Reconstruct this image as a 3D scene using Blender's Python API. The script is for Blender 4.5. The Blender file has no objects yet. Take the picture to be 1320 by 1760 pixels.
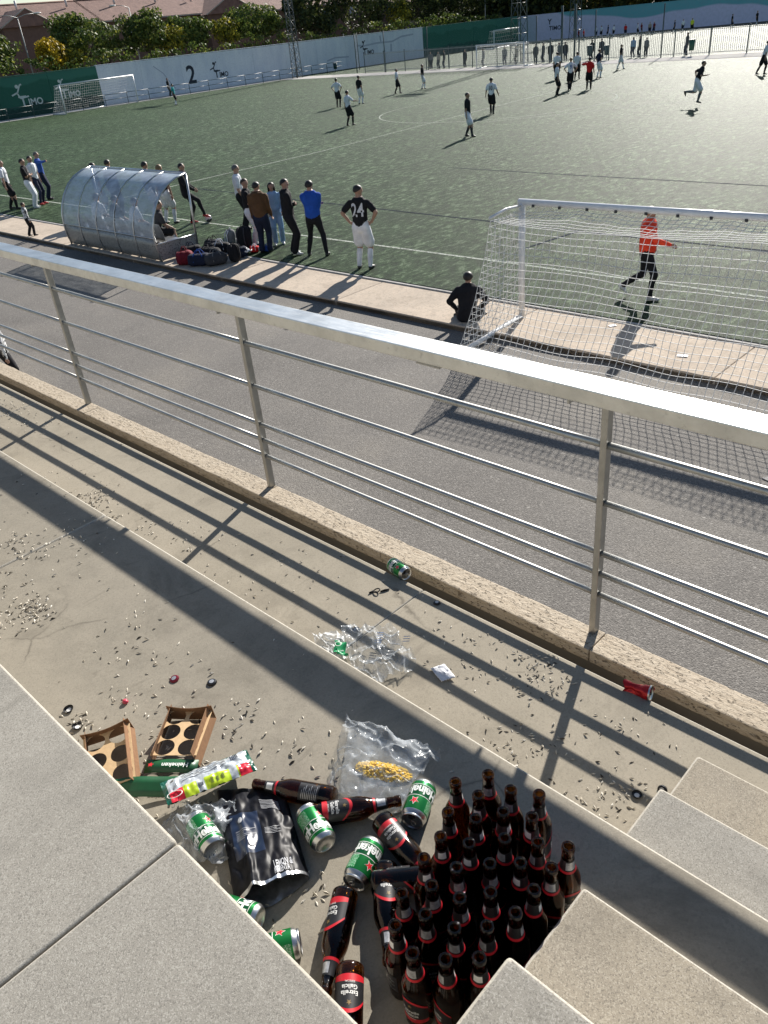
import bpy, bmesh, math, random
import numpy as np
from mathutils import Vector, Matrix, noise
from mathutils.bvhtree import BVHTree
R_ = math.radians
PI = math.pi
scene = bpy.context.scene
COL = scene.collection

# ------------------------------------------------------------------ camera
cam_d = bpy.data.cameras.new("camera")
cam = bpy.data.objects.new("camera", cam_d)
COL.objects.link(cam)
yaw, pitch, roll = -0.81361031, -0.55273222, -0.10618654
fw = Vector((math.sin(yaw)*math.cos(pitch), math.cos(yaw)*math.cos(pitch), math.sin(pitch)))
r0 = fw.cross(Vector((0, 0, 1))).normalized()
u0 = r0.cross(fw)
rt = math.cos(roll)*r0 + math.sin(roll)*u0
up = -math.sin(roll)*r0 + math.cos(roll)*u0
M = Matrix((rt, up, -fw)).transposed().to_4x4()
M.translation = Vector((0, 0, 4.75))
cam.matrix_world = M
cam_d.sensor_fit = 'VERTICAL'
cam_d.sensor_height = 36.0
cam_d.lens = 1356.0/1760.0*36.0
cam_d.clip_start = 0.05
cam_d.clip_end = 2500
scene.camera = cam

# ------------------------------------------------------------------ light
SUN_AZ = R_(-20.0)      # where the sun stands, clockwise from +Y
SUN_EL = R_(27.6)
world = bpy.data.worlds.new("World")
scene.world = world
world.use_nodes = True
wn = world.node_tree
bg = wn.nodes['Background']
sky = wn.nodes.new('ShaderNodeTexSky')
sky.sky_type = 'NISHITA'
sky.sun_disc = False
sky.sun_elevation = SUN_EL
sky.sun_rotation = SUN_AZ
sky.air_density = 1.0
sky.dust_density = 0.4
sky.ozone_density = 1.5
wn.links.new(sky.outputs[0], bg.inputs[0])
bg.inputs[1].default_value = 0.056
sun_d = bpy.data.lights.new("sun", 'SUN')
sun_d.energy = 4.6
sun_d.angle = R_(0.53)
sun_d.color = (1.0, 0.945, 0.87)
sun = bpy.data.objects.new("sun", sun_d)
COL.objects.link(sun)
tow = Vector((math.sin(SUN_AZ)*math.cos(SUN_EL), math.cos(SUN_AZ)*math.cos(SUN_EL), math.sin(SUN_EL)))
sun.rotation_euler = (-tow).to_track_quat('-Z', 'Y').to_euler()
scene.view_settings.view_transform = 'Standard'
scene.view_settings.look = 'None'
scene.view_settings.exposure = 0.95
scene.view_settings.gamma = 1.0
scene.view_settings.use_curve_mapping = False
scene.render.engine = 'CYCLES'
scene.cycles.max_bounces = 10
scene.cycles.transparent_max_bounces = 24
scene.cycles.transmission_bounces = 8
scene.cycles.caustics_reflective = False
scene.cycles.caustics_refractive = False

# ------------------------------------------------------------------ materials
def srgb(h):
    h = h.lstrip('#')
    c = [int(h[i:i+2], 16)/255 for i in (0, 2, 4)]
    return tuple((x/12.92 if x <= 0.04045 else ((x+0.055)/1.055)**2.4) for x in c)+(1,)

class NT:
    def __init__(s, name):
        s.m = bpy.data.materials.new(name); s.m.use_nodes = True
        s.t = s.m.node_tree; s.n = s.t.nodes; s.l = s.t.links
        s.b = s.n['Principled BSDF']; s.out = s.n['Material Output']
        s.tc = s.n.new('ShaderNodeTexCoord')
    def new(s, t, **k):
        n = s.n.new(t)
        for a, v in k.items(): setattr(n, a, v)
        return n
    def link(s, a, b): s.l.new(a, b)
    def coord(s, which='Object', scale=(1, 1, 1), rot=(0, 0, 0)):
        mp = s.new('ShaderNodeMapping')
        mp.inputs['Scale'].default_value = scale; mp.inputs['Rotation'].default_value = rot
        s.link(s.tc.outputs[which], mp.inputs[0]); return mp.outputs[0]
    def noise(s, scale, detail=4, rough=0.55, vec=None, dist=0.0):
        n = s.new('ShaderNodeTexNoise'); n.inputs['Scale'].default_value = scale
        n.inputs['Detail'].default_value = detail; n.inputs['Roughness'].default_value = rough
        n.inputs['Distortion'].default_value = dist
        s.link(vec if vec is not None else s.tc.outputs['Object'], n.inputs['Vector']); return n.outputs['Fac']
    def voro(s, scale, vec=None, feature='F1', out='Distance'):
        n = s.new('ShaderNodeTexVoronoi'); n.inputs['Scale'].default_value = scale; n.feature = feature
        s.link(vec if vec is not None else s.tc.outputs['Object'], n.inputs['Vector']); return n.outputs[out]
    def ramp(s, fac, stops, interp='LINEAR'):
        r = s.new('ShaderNodeValToRGB'); r.color_ramp.interpolation = interp
        e = r.color_ramp.elements
        while len(e) < len(stops): e.new(0.5)
        for el, (p, c) in zip(e, stops):
            el.position = p; el.color = c if len(c) == 4 else tuple(c)+(1,)
        s.link(fac, r.inputs[0]); return r.outputs[0]
    def mix(s, fac, a, b, mode='MIX'):
        m = s.new('ShaderNodeMix', data_type='RGBA', blend_type=mode)
        for sock, v in ((m.inputs[0], fac), (m.inputs[6], a), (m.inputs[7], b)):
            if isinstance(v, (int, float)): sock.default_value = v
            elif isinstance(v, tuple): sock.default_value = v if len(v) == 4 else v+(1,)
            else: s.link(v, sock)
        return m.outputs[2]
    def math(s, op, a, b=0.0, clamp=False):
        m = s.new('ShaderNodeMath', operation=op, use_clamp=clamp)
        for sock, v in ((m.inputs[0], a), (m.inputs[1], b)):
            if isinstance(v, (int, float)): sock.default_value = v
            else: s.link(v, sock)
        return m.outputs[0]
    def bump(s, h, strength=0.3, dist=0.01):
        b = s.new('ShaderNodeBump'); b.inputs['Strength'].default_value = strength
        b.inputs['Distance'].default_value = dist
        s.link(h, b.inputs['Height']); s.link(b.outputs[0], s.b.inputs['Normal']); return b
    def set(s, **k):
        for a, v in k.items():
            sock = s.b.inputs[a.replace('_', ' ')]
            if isinstance(v, (int, float)): sock.default_value = v
            elif isinstance(v, tuple): sock.default_value = v if len(v) == 4 else v+(1,)
            else: s.link(v, sock)

MATS = {}
def mat(name, rgb, rough=0.6, metal=0.0, var=0.12, nscale=30, bump=0.0, spec=0.5, coat=0.0):
    """plain material with a little uneven colour and relief"""
    key = name
    if key in MATS: return MATS[key]
    if isinstance(rgb, str): rgb = srgb(rgb)
    rgb = tuple(rgb[:3])
    t = NT(name)
    nz = t.noise(nscale, 3)
    lo = tuple(c*(1-var) for c in rgb); hi = tuple(min(1, c*(1+var)) for c in rgb)
    t.set(Base_Color=t.ramp(nz, [(0.3, lo), (0.7, hi)]), Roughness=rough, Metallic=metal)
    t.b.inputs['Specular IOR Level'].default_value = spec
    if coat: t.b.inputs['Coat Weight'].default_value = coat
    if bump: t.bump(nz, bump, 0.004)
    MATS[key] = t.m
    return t.m

def concrete(name, base, dirt, speck, speck_amt, fine=220, bstr=0.25, big=1.1, stain=0.45, crack=False):
    t = NT(name)
    n1 = t.noise(big, 6, 0.62, dist=0.4)
    n2 = t.noise(9, 5, 0.6)
    n3 = t.noise(fine, 2, 0.5)
    c = t.ramp(n1, [(0.34, dirt), (0.60, base)])
    c = t.mix(t.ramp(n2, [(0.35, (0.0,)*3), (0.75, (0.55,)*3)]), c, tuple(min(1, x*1.13) for x in base[:3]))
    v = t.voro(fine*0.55, out='Color')
    sp = t.new('ShaderNodeSeparateColor'); t.link(v, sp.inputs[0])
    light = t.ramp(sp.outputs[0], [(0.72, (0,)*3), (0.80, (1,)*3)])
    dark = t.ramp(sp.outputs[1], [(0.80, (0,)*3), (0.88, (1,)*3)])
    c = t.mix(t.math('MULTIPLY', light, speck_amt), c, speck)
    c = t.mix(t.math('MULTIPLY', dark, speck_amt*0.8), c, (0.10, 0.09, 0.08))
    spots = t.ramp(t.voro(7.5), [(0.035, (1,)*3), (0.06, (0,)*3)])
    c = t.mix(t.math('MULTIPLY', spots, 0.35), c, (0.10, 0.09, 0.08))
    c = t.mix(t.math('MULTIPLY', t.ramp(n3, [(0.4, (1,)*3), (0.62, (0,)*3)]), 0.25), c, tuple(x*0.62 for x in base[:3]))
    st = t.ramp(t.noise(2.3, 7, 0.72, dist=0.8), [(0.50, (0,)*3), (0.66, (1,)*3)])
    c = t.mix(t.math('MULTIPLY', st, stain), c, tuple(x*0.55 for x in base[:3]))
    run = t.ramp(t.noise(5.0, 5, 0.7, t.coord('Object', (1, .45, 1)), 1.5), [(0.60, (0,)*3), (0.68, (1,)*3)])
    c = t.mix(t.math('MULTIPLY', run, stain*0.7), c, tuple(x*0.5 for x in base[:3]))
    if crack:
        wv = t.new('ShaderNodeMixRGB'); wv.inputs[0].default_value = 0.12
        nn = t.new('ShaderNodeTexNoise'); nn.inputs['Scale'].default_value = 5; nn.inputs['Detail'].default_value = 6
        t.link(t.tc.outputs['Object'], nn.inputs['Vector']); t.link(t.tc.outputs['Object'], wv.inputs[1]); t.link(nn.outputs['Color'], wv.inputs[2])
        vd = t.voro(0.9, wv.outputs[0], 'DISTANCE_TO_EDGE')
        ck = t.math('MULTIPLY', t.ramp(vd, [(0.0015, (1,)*3), (0.0045, (0,)*3)]), t.ramp(t.noise(1.7, 2), [(0.50, (0,)*3), (0.56, (1,)*3)]))
        c = t.mix(t.math('MULTIPLY', ck, 0.6), c, (0.09, 0.08, 0.065))
    t.set(Base_Color=c, Roughness=0.86)
    t.b.inputs['Specular IOR Level'].default_value = 0.05
    h = t.math('ADD', n3, t.math('MULTIPLY', n2, 1.5))
    t.bump(h, bstr, 0.003)
    return t.m

M_SEAT = concrete('speckled_precast_concrete', (0.36, 0.335, 0.287), (0.30, 0.28, 0.24), (0.50, 0.47, 0.41), 0.5, 800, 0.3)
M_STAIR = concrete('sandy_precast_concrete', (0.36, 0.315, 0.245), (0.28, 0.255, 0.215), (0.52, 0.47, 0.38), 0.55, 700, 0.3)
M_TREAD = concrete('trowelled_concrete', (0.32, 0.288, 0.232), (0.235, 0.215, 0.175), (0.36, 0.33, 0.27), 0.2, 340, 0.18, 0.8, 0.7, True)
M_LOWTREAD = concrete('dusty_concrete', (0.37, 0.33, 0.262), (0.29, 0.26, 0.205), (0.42, 0.38, 0.30), 0.22, 340, 0.18, 0.9, 0.45, True)
M_WALK = concrete('walkway_concrete', (0.56, 0.47, 0.375), (0.43, 0.365, 0.295), (0.46, 0.42, 0.36), 0.3, 60, 0.3, 0.7)
M_PALE = concrete('pale_concrete', (0.52, 0.50, 0.47), (0.42, 0.40, 0.37), (0.6, 0.58, 0.55), 0.3, 40, 0.2)

def m_asphalt():
    t = NT('worn_asphalt')
    n1 = t.noise(0.35, 5, 0.6, dist=0.3); n3 = t.noise(70, 3)
    v = t.voro(75, out='Color'); sp = t.new('ShaderNodeSeparateColor'); t.link(v, sp.inputs[0])
    c = t.ramp(n1, [(0.32, (0.135, 0.126, 0.115)), (0.5, (0.175, 0.163, 0.148)), (0.68, (0.225, 0.206, 0.178))])
    c = t.mix(t.math('MULTIPLY', t.ramp(sp.outputs[0], [(0.70, (0,)*3), (0.9, (1,)*3)]), 0.5), c, (0.34, 0.32, 0.29))
    c = t.mix(t.math('MULTIPLY', t.ramp(sp.outputs[1], [(0.6, (0,)*3), (0.8, (1,)*3)]), 0.45), c, (0.07, 0.066, 0.062))
    v2 = t.voro(9, out='Color'); s2 = t.new('ShaderNodeSeparateColor'); t.link(v2, s2.inputs[0])
    d2 = t.voro(9)
    pale = t.math('MULTIPLY', t.ramp(s2.outputs[0], [(0.93, (0,)*3), (0.95, (1,)*3)]), t.ramp(d2, [(0.12, (1,)*3), (0.2, (0,)*3)]))
    c = t.mix(t.math('MULTIPLY', pale, 0.55), c, (0.42, 0.40, 0.36))
    t.set(Base_Color=c, Roughness=0.85); t.b.inputs['Specular IOR Level'].default_value = 0.2
    t.bump(t.math('ADD', n3, t.math('MULTIPLY', t.voro(75), -1.2)), 0.6, 0.006)
    return t.m
M_ASPH = m_asphalt()

def m_turf():
    t = NT('artificial_turf')
    st = t.coord('Object', (1.0, 0.4, 1), (0, 0, R_(25)))
    n0 = t.noise(0.13, 3, 0.5, dist=0.5)
    n1 = t.noise(0.9, 5, 0.65, st)
    n2 = t.noise(5.5, 9, 0.82, st)
    n3 = t.noise(40, 4, 0.8)
    c = t.ramp(n2, [(0.42, (0.005, 0.019, 0.004)), (0.485, (0.018, 0.052, 0.013)), (0.535, (0.060, 0.122, 0.044)), (0.60, (0.26, 0.35, 0.21))])
    c = t.mix(t.ramp(n3, [(0.52, (0,)*3), (0.72, (0.6,)*3)]), c, (0.13, 0.155, 0.105))
    c = t.mix(t.math('MULTIPLY', t.ramp(n1, [(0.38, (1,)*3), (0.58, (0,)*3)]), 0.5), c, (0.014, 0.030, 0.011))
    c = t.mix(t.math('MULTIPLY', t.ramp(n0, [(0.40, (1,)*3), (0.60, (0,)*3)]), 0.3), c, (0.022, 0.050, 0.014))
    t.set(Base_Color=c, Roughness=0.58)
    t.b.inputs['Specular IOR Level'].default_value = 0.07
    h = t.math('ADD', t.math('MULTIPLY', n2, 1.6), n3)
    t.bump(h, 1.0, 0.06)
    return t.m
M_TURF = m_turf()

def m_trav():
    t = NT('travertine')
    v = t.coord('Object', (2.2, 14, 14))
    n1 = t.noise(6, 6, 0.7, v, 0.8); n2 = t.noise(60, 3)
    vv = t.coord('Object', (50, 110, 110))
    pit = t.ramp(t.noise(1.0, 4, 0.62, vv, 1.0), [(0.34, (1,)*3), (0.42, (0,)*3)])
    c = t.ramp(n1, [(0.3, (0.33, 0.26, 0.18)), (0.5, (0.46, 0.385, 0.285)), (0.72, (0.56, 0.48, 0.37))])
    c = t.mix(t.math('MULTIPLY', pit, 0.75), c, (0.13, 0.09, 0.055))
    t.set(Base_Color=c, Roughness=0.85)
    h = t.math('SUBTRACT', t.math('ADD', t.math('MULTIPLY', n1, 0.8), n2), t.math('MULTIPLY', pit, 3.0))
    t.bump(h, 0.8, 0.004)
    return t.m
M_TRAV = m_trav()

def m_metal(name, col, rough, scuff=0.25, scale=(3, 60, 60), metal=1.0):
    t = NT(name)
    v = t.coord('Object', scale)
    n = t.noise(3, 5, 0.65, v); n2 = t.noise(9, 4, 0.6)
    r = t.math('ADD', rough, t.math('MULTIPLY', t.math('SUBTRACT', n, 0.5), scuff))
    n4 = t.noise(38, 5, 0.7)
    c = t.ramp(n2, [(0.35, tuple(x*0.82 for x in col)), (0.6, col)])
    c = t.mix(t.ramp(n4, [(0.58, (0,)*3), (0.70, (0.45,)*3)]), c, tuple(x*0.5 for x in col))
    t.set(Base_Color=c, Metallic=metal, Roughness=r)
    t.bump(n, 0.04, 0.001)
    return t.m
M_RAILTOP = m_metal('galvanised_handrail', (0.70, 0.71, 0.70), 0.40, 0.35)
M_RAIL = m_metal('brushed_steel_tube', (0.46, 0.46, 0.44), 0.46, 0.12, (2, 40, 40), 0.85)
M_POST = m_metal('galvanised_post', (0.42, 0.42, 0.41), 0.42, 0.25, (40, 40, 3))
M_ALU = m_metal('dugout_aluminium', (0.62, 0.63, 0.64), 0.35, 0.2)

def m_island(name, stops, rough=0.7, trans=0.0, spec=0.3):
    t = NT(name)
    g = t.new('ShaderNodeNewGeometry')
    c = t.ramp(g.outputs['Random Per Island'], stops)
    t.set(Base_Color=c, Roughness=rough)
    t.b.inputs['Specular IOR Level'].default_value = spec
    if trans:
        tr = t.new('ShaderNodeBsdfTranslucent'); t.link(c, tr.inputs[0])
        mx = t.new('ShaderNodeMixShader'); mx.inputs[0].default_value = trans
        t.link(t.b.outputs[0], mx.inputs[1]); t.link(tr.outputs[0], mx.inputs[2]); t.link(mx.outputs[0], t.out.inputs[0])
    return t.m

def m_glass_brown():
    t = NT('brown_bottle_glass')
    t.set(Base_Color=(0.13, 0.052, 0.012), Roughness=0.03, Transmission_Weight=1.0, IOR=1.48)
    t.b.inputs['Specular IOR Level'].default_value = 0.5
    lp = t.new('ShaderNodeBsdfTransparent'); lp.inputs[0].default_value = (0.66, 0.33, 0.06, 1)
    mx = t.new('ShaderNodeMixShader'); mx.inputs[0].default_value = 0.17
    t.link(t.b.outputs[0], mx.inputs[1]); t.link(lp.outputs[0], mx.inputs[2]); t.link(mx.outputs[0], t.out.inputs[0])
    return t.m
M_GLASS = m_glass_brown()

def m_film(name, tint=(0.95, 0.965, 0.98), base=0.03, edge=0.35, cloud=0.10, rough=0.14, col=(0.62, 0.66, 0.70)):
    """thin clear plastic: mostly see-through, cloudier where it turns away or creases"""
    t = NT(name)
    n = t.noise(30, 4, 0.6); n2 = t.noise(13, 4, 0.6)
    tr = t.new('ShaderNodeBsdfTransparent'); tr.inputs[0].default_value = tint+(1,)
    t.set(Base_Color=col, Roughness=rough)
    t.bump(n, 0.25, 0.006)
    lw = t.new('ShaderNodeLayerWeight'); lw.inputs[0].default_value = 0.5
    f = t.math('MULTIPLY', t.math('POWER', lw.outputs['Facing'], 2.2), edge)
    f = t.math('ADD', f, t.math('MULTIPLY', t.ramp(n2, [(0.5, (0,)*3), (0.68, (1,)*3)]), cloud), True)
    f = t.math('ADD', f, base, True)
    mx = t.new('ShaderNodeMixShader')
    t.link(f, mx.inputs[0]); t.link(tr.outputs[0], mx.inputs[1]); t.link(t.b.outputs[0], mx.inputs[2]); t.link(mx.outputs[0], t.out.inputs[0])
    return t.m

# ------------------------------------------------------------------ mesh helpers
class MB:
    def __init__(s):
        s.bm = bmesh.new()
    def box(s, x0, x1, y0, y1, z0, z1, mi=0, mtx=None):
        v = [s.bm.verts.new((x, y, z)) for x in (x0, x1) for y in (y0, y1) for z in (z0, z1)]
        if mtx is not None:
            for q in v: q.co = mtx @ q.co
        for a in ((0, 1, 3, 2), (4, 6, 7, 5), (0, 4, 5, 1), (2, 3, 7, 6), (0, 2, 6, 4), (1, 5, 7, 3)):
            f = s.bm.faces.new([v[i] for i in a]); f.material_index = mi
        return v
    def poly(s, pts, mi=0):
        f = s.bm.faces.new([s.bm.verts.new(p) for p in pts]); f.material_index = mi; return f
    def prism(s, pts, z0, z1, mi=0, mtx=None):
        n = len(pts)
        a = [s.bm.verts.new((p[0], p[1], z0)) for p in pts]; b = [s.bm.verts.new((p[0], p[1], z1)) for p in pts]
        if mtx is not None:
            for q in a+b: q.co = mtx @ q.co
        fs = [s.bm.faces.new(list(reversed(a))), s.bm.faces.new(b)]
        for i in range(n): fs.append(s.bm.faces.new((a[i], a[(i+1) % n], b[(i+1) % n], b[i])))
        for f in fs: f.material_index = mi
    def tube(s, pts, r, n=8, mi=0, cap=True, closed=False):
        pts = [Vector(p) for p in pts]
        rr = r if isinstance(r, (list, tuple)) else [r]*len(pts)
        rings = []
        prev = None
        for i, p in enumerate(pts):
            d = (pts[min(i+1, len(pts)-1)]-pts[max(i-1, 0)])
            if closed: d = pts[(i+1) % len(pts)]-pts[i-1]
            d.normalize()
            if prev is None:
                a = Vector((0, 0, 1)) if abs(d.z) < 0.9 else Vector((1, 0, 0))
                e1 = d.cross(a).normalized()
            else:
                e1 = (prev - d*prev.dot(d)).normalized()
            prev = e1
            e2 = d.cross(e1)
            rings.append([s.bm.verts.new(p+rr[i]*(math.cos(2*PI*k/n)*e1+math.sin(2*PI*k/n)*e2)) for k in range(n)])
        m = len(rings)
        for i in range(m if closed else m-1):
            A, B = rings[i], rings[(i+1) % m]
            for k in range(n):
                f = s.bm.faces.new((A[k], A[(k+1) % n], B[(k+1) % n], B[k])); f.material_index = mi; f.smooth = True
        if cap and not closed:
            f = s.bm.faces.new(list(reversed(rings[0]))); f.material_index = mi
            f = s.bm.faces.new(rings[-1]); f.material_index = mi
    def lathe(s, prof, n=24, mi=0, cap0=True, cap1=True, mtx=None, a0=0, a1=2*PI):
        full = abs(a1-a0-2*PI) < 1e-6
        rings = []
        for r, z in prof:
            rings.append([s.bm.verts.new((r*math.cos(a0+(a1-a0)*k/n), r*math.sin(a0+(a1-a0)*k/n), z)) for k in range(n if full else n+1)])
        for i in range(len(rings)-1):
            A, B = rings[i], rings[i+1]
            for k in range(n):
                k2 = (k+1) % n if full else k+1
                f = s.bm.faces.new((A[k], A[k2], B[k2], B[k])); f.smooth = True
                f.material_index = mi[i] if isinstance(mi, (list, tuple)) else mi
        if full and cap0: s.bm.faces.new(list(reversed(rings[0]))).material_index = mi[0] if isinstance(mi, (list, tuple)) else mi
        if full and cap1: s.bm.faces.new(rings[-1]).material_index = mi[-1] if isinstance(mi, (list, tuple)) else mi
        if mtx is not None:
            for R in rings:
                for v in R: v.co = mtx @ v.co
    def grid(s, fn, nu, nv, mi=0, smooth=True):
        V = [[s.bm.verts.new(fn(i/nu, j/nv)) for j in range(nv+1)] for i in range(nu+1)]
        for i in range(nu):
            for j in range(nv):
                f = s.bm.faces.new((V[i][j], V[i+1][j], V[i+1][j+1], V[i][j+1])); f.smooth = smooth
                f.material_index = mi(i/nu, j/nv) if callable(mi) else mi
        return V
    def ball(s, c, r, mi=0, sub=2, sc=(1, 1, 1)):
        g = bmesh.ops.create_icosphere(s.bm, subdivisions=sub, radius=r)
        for v in g['verts']:
            v.co = Vector((v.co.x*sc[0], v.co.y*sc[1], v.co.z*sc[2]))+Vector(c)
            for f in v.link_faces: f.material_index = mi; f.smooth = True
    def bevel(s, w, seg=2, angle=30):
        bmesh.ops.recalc_face_normals(s.bm, faces=s.bm.faces); s.bm.normal_update()
        ed = [e for e in s.bm.edges if len(e.link_faces) == 2 and e.calc_face_angle(0) > R_(angle)]
        bmesh.ops.bevel(s.bm, geom=ed, offset=w, segments=seg, profile=0.6, affect='EDGES', clamp_overlap=True)
    def build(s, name, mats, parent=None, loc=None, rot=None, fix=True, **tags):
        if fix: bmesh.ops.recalc_face_normals(s.bm, faces=s.bm.faces)
        me = bpy.data.meshes.new(name); s.bm.to_mesh(me); s.bm.free()
        for m in (mats if isinstance(mats, (list, tuple)) else [mats]): me.materials.append(m)
        return link(name, me, parent, loc, rot, **tags)

def link(name, me, parent=None, loc=None, rot=None, **tags):
    o = bpy.data.objects.new(name, me); COL.objects.link(o)
    if parent is not None: o.parent = parent
    if loc is not None: o.location = loc
    if rot is not None: o.rotation_euler = rot
    tag(o, **tags)
    return o
def tag(o, label=None, cat=None, group=None, kind=None):
    if label: o['label'] = label
    if cat: o['category'] = cat
    if group: o['group'] = group
    if kind: o['kind'] = kind
    return o
def thing(name, label, cat, loc=(0, 0, 0), rot=(0, 0, 0), group=None):
    o = bpy.data.objects.new(name, None); COL.objects.link(o)
    o.location = loc; o.rotation_euler = rot; o.empty_display_size = 0.1
    return tag(o, label, cat, group)
def children_of(o, pool): return [c for c in pool if c.parent == o]
def copy_tree(o, parent=None):
    c = o.copy(); COL.objects.link(c); c.parent = parent
    if parent is not None: c.matrix_parent_inverse = o.matrix_parent_inverse
    for ch in list(o.children): copy_tree(ch, c)
    return c

_txt = {}
def text_geo(s, size=1.0, bold=0.0, align='CENTER', spacing=1.0):
    """flat lettering as (verts, faces), centred on its own middle"""
    key = (s, size, bold, spacing)
    if key in _txt: return _txt[key]
    cu = bpy.data.curves.new('t', 'FONT'); cu.body = s; cu.size = size; cu.offset = bold
    cu.align_x = align; cu.resolution_u = 3; cu.space_character = spacing
    o = bpy.data.objects.new('t', cu); COL.objects.link(o)
    dg = bpy.context.evaluated_depsgraph_get(); dg.update()
    me = bpy.data.meshes.new_from_object(o.evaluated_get(dg))
    vs = [v.co.copy() for v in me.vertices]; fs = [tuple(p.vertices) for p in me.polygons]
    bpy.data.objects.remove(o); bpy.data.curves.remove(cu); bpy.data.meshes.remove(me)
    xs = [v.x for v in vs]; ys = [v.y for v in vs]
    cx, cy = (min(xs)+max(xs))/2, (min(ys)+max(ys))/2
    vs = [(v.x-cx, v.y-cy) for v in vs]
    _txt[key] = (vs, fs)
    return _txt[key]
def text_mesh(mb, s, size, fn, mi=0, bold=0.0, spacing=1.0):
    vs, fs = text_geo(s, size, bold, spacing=spacing)
    V = [mb.bm.verts.new(fn(x, y)) for x, y in vs]
    for f in fs:
        try:
            q = mb.bm.faces.new([V[i] for i in f]); q.material_index = mi
        except ValueError: pass
rnd = random.Random(7)
# ------------------------------------------------------------------ ground, stand, pitch
Z3, ZB, ZA, Z2, ZQ, ZP, Z1, ZK = 3.508, 3.343, 3.178, 3.013, 2.889, 2.765, 2.64, 2.605
ZW, ZASP = -0.035, -0.14

b = MB(); b.grid(lambda u, v: (-900+1500*u, -300+1500*v, -0.30), 6, 6)
b.build('ground', concrete('dry_earth', (0.24, 0.20, 0.15), (0.16, 0.14, 0.10), (0.3, 0.27, 0.2), 0.2, 4, 0.3, 0.05), kind='structure')

b = MB(); b.box(-60, 12, 2.20, 10.80, -0.29, ZASP)
b.build('asphalt_road', M_ASPH, kind='structure')

b = MB(); b.prism([(-2.62, 8.55), (-2.28, 8.95), (-1.2, 8.7), (-1.5, 8.2)], ZASP+0.001, ZASP+0.012); b.build('concrete_patch', M_PALE, bpy.data.objects['asphalt_road'])
# walkway in bays, each poured panel its own piece
wk = MB(); wk.box(-60, 12, 10.80, 12.28, -0.29, ZW-0.03)
walk = wk.build('walkway', M_WALK, kind='structure')
panel = MB(); panel.box(-1.998, 1.998, 10.80, 12.24, -0.27, ZW); panel.bevel(0.012, 1)
po = panel.build('paving_panel', M_WALK, walk, loc=(-6.2, 0, 0))
x = -10.2
while x > -52:
    c = po.copy(); COL.objects.link(c); c.location = (x, 0, rnd.uniform(-.004, .004)); x -= 4.0
for x in (-2.2, 1.8):
    c = po.copy(); COL.objects.link(c); c.location = (x, 0, 0)
ek = MB(); ek.box(-60, 12, 12.245, 12.33, -0.2, -0.012); ek.bevel(0.008, 1)
ek.build('edging_strip', M_PALE, walk)

# pitch
t = MB(); t.grid(lambda u, v: (-83.3+98*u, 12.33+57.2*v, 0.0), 8, 8); 
turf = t.build('turf_pitch', M_TURF, kind='structure')
side = MB(); side.box(-83.3, 14.7, 12.33, 12.345, -0.29, -0.002); side.build('turf_edge', mat('turf_edge_dark', (0.02, 0.035, 0.018), 0.9), turf)
def line(pts, w, z=0.004, m=None, closed=False):
    mb = MB(); P = [Vector((p[0], p[1], 0)) for p in pts]; n = len(P); L = []
    for i in range(n):
        d = (P[(i+1) % n]-P[i-1]) if closed else (P[min(i+1, n-1)]-P[max(i-1, 0)])
        d.normalize(); q = Vector((-d.y, d.x, 0))*w/2
        L.append((mb.bm.verts.new((P[i].x+q.x, P[i].y+q.y, z)), mb.bm.verts.new((P[i].x-q.x, P[i].y-q.y, z))))
    for i in range(n if closed else n-1):
        a, c = L[i], L[(i+1) % n]; mb.bm.faces.new((a[0], a[1], c[1], c[0]))
    return mb
def m_line(name, col, wear):
    t = NT(name); n = t.noise(14, 4, 0.7); n2 = t.noise(55, 3)
    c = t.ramp(n2, [(0.35, tuple(x*0.45 for x in col)), (0.6, col)])
    t.set(Base_Color=c, Roughness=0.9); t.b.inputs['Specular IOR Level'].default_value = 0.03
    tr = t.new('ShaderNodeBsdfTransparent'); mx = t.new('ShaderNodeMixShader')
    f = t.ramp(n, [(wear-0.12, (0,)*3), (wear+0.12, (1,)*3)])
    t.link(f, mx.inputs[0]); t.link(tr.outputs[0], mx.inputs[1]); t.link(t.b.outputs[0], mx.inputs[2]); t.link(mx.outputs[0], t.out.inputs[0])
    return t.m
M_WLINE = m_line('white_turf_line', (0.62, 0.66, 0.58), 0.44)
M_BLINE = m_line('dark_blue_turf_line', (0.012, 0.02, 0.045), 0.40)
line([(-80, 14.30), (-30, 14.36), (-14, 14.48), (12, 14.55)], 0.085).build('touchline', M_WLINE, turf)
line([(-29.4, 14.5), (-29.6, 26.5), (-31.4, 44), (-33.5, 68.0)], 0.085).build('halfway_line', M_WLINE, turf)
line([(-31.4+6.9*math.cos(a), 42.2+6.9*math.sin(a)) for a in [2*PI*i/64 for i in range(64)]], 0.08, closed=True).build('centre_circle', M_WLINE, turf)
line([(-27.2, 35.6), (-23.7, 39.0), (-19, 43.8)], 0.08).build('small_pitch_line', M_WLINE, turf)
line([(-80.5, 41), (-83.0, 49), (-83.1, 66.5)], 0.12).build('goal_line', M_WLINE, turf)
line([(-60, 66.9), (-28.6, 65.8), (-10, 65.2)], 0.12).build('far_touchline', M_WLINE, turf)
line([(-28, 18.2), (-9.8, 17.5), (8, 17.3)], 0.08).build('small_pitch_touchline', M_BLINE, turf)
line([(-20, 24.2), (-15.2, 23.98), (8, 23.3)], 0.08).build('small_pitch_area_line', M_BLINE, turf)
line([(-10.9, 15.5), (-10.6, 17.5)], 0.08).build('small_pitch_goal_mark', M_BLINE, turf)

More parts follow.
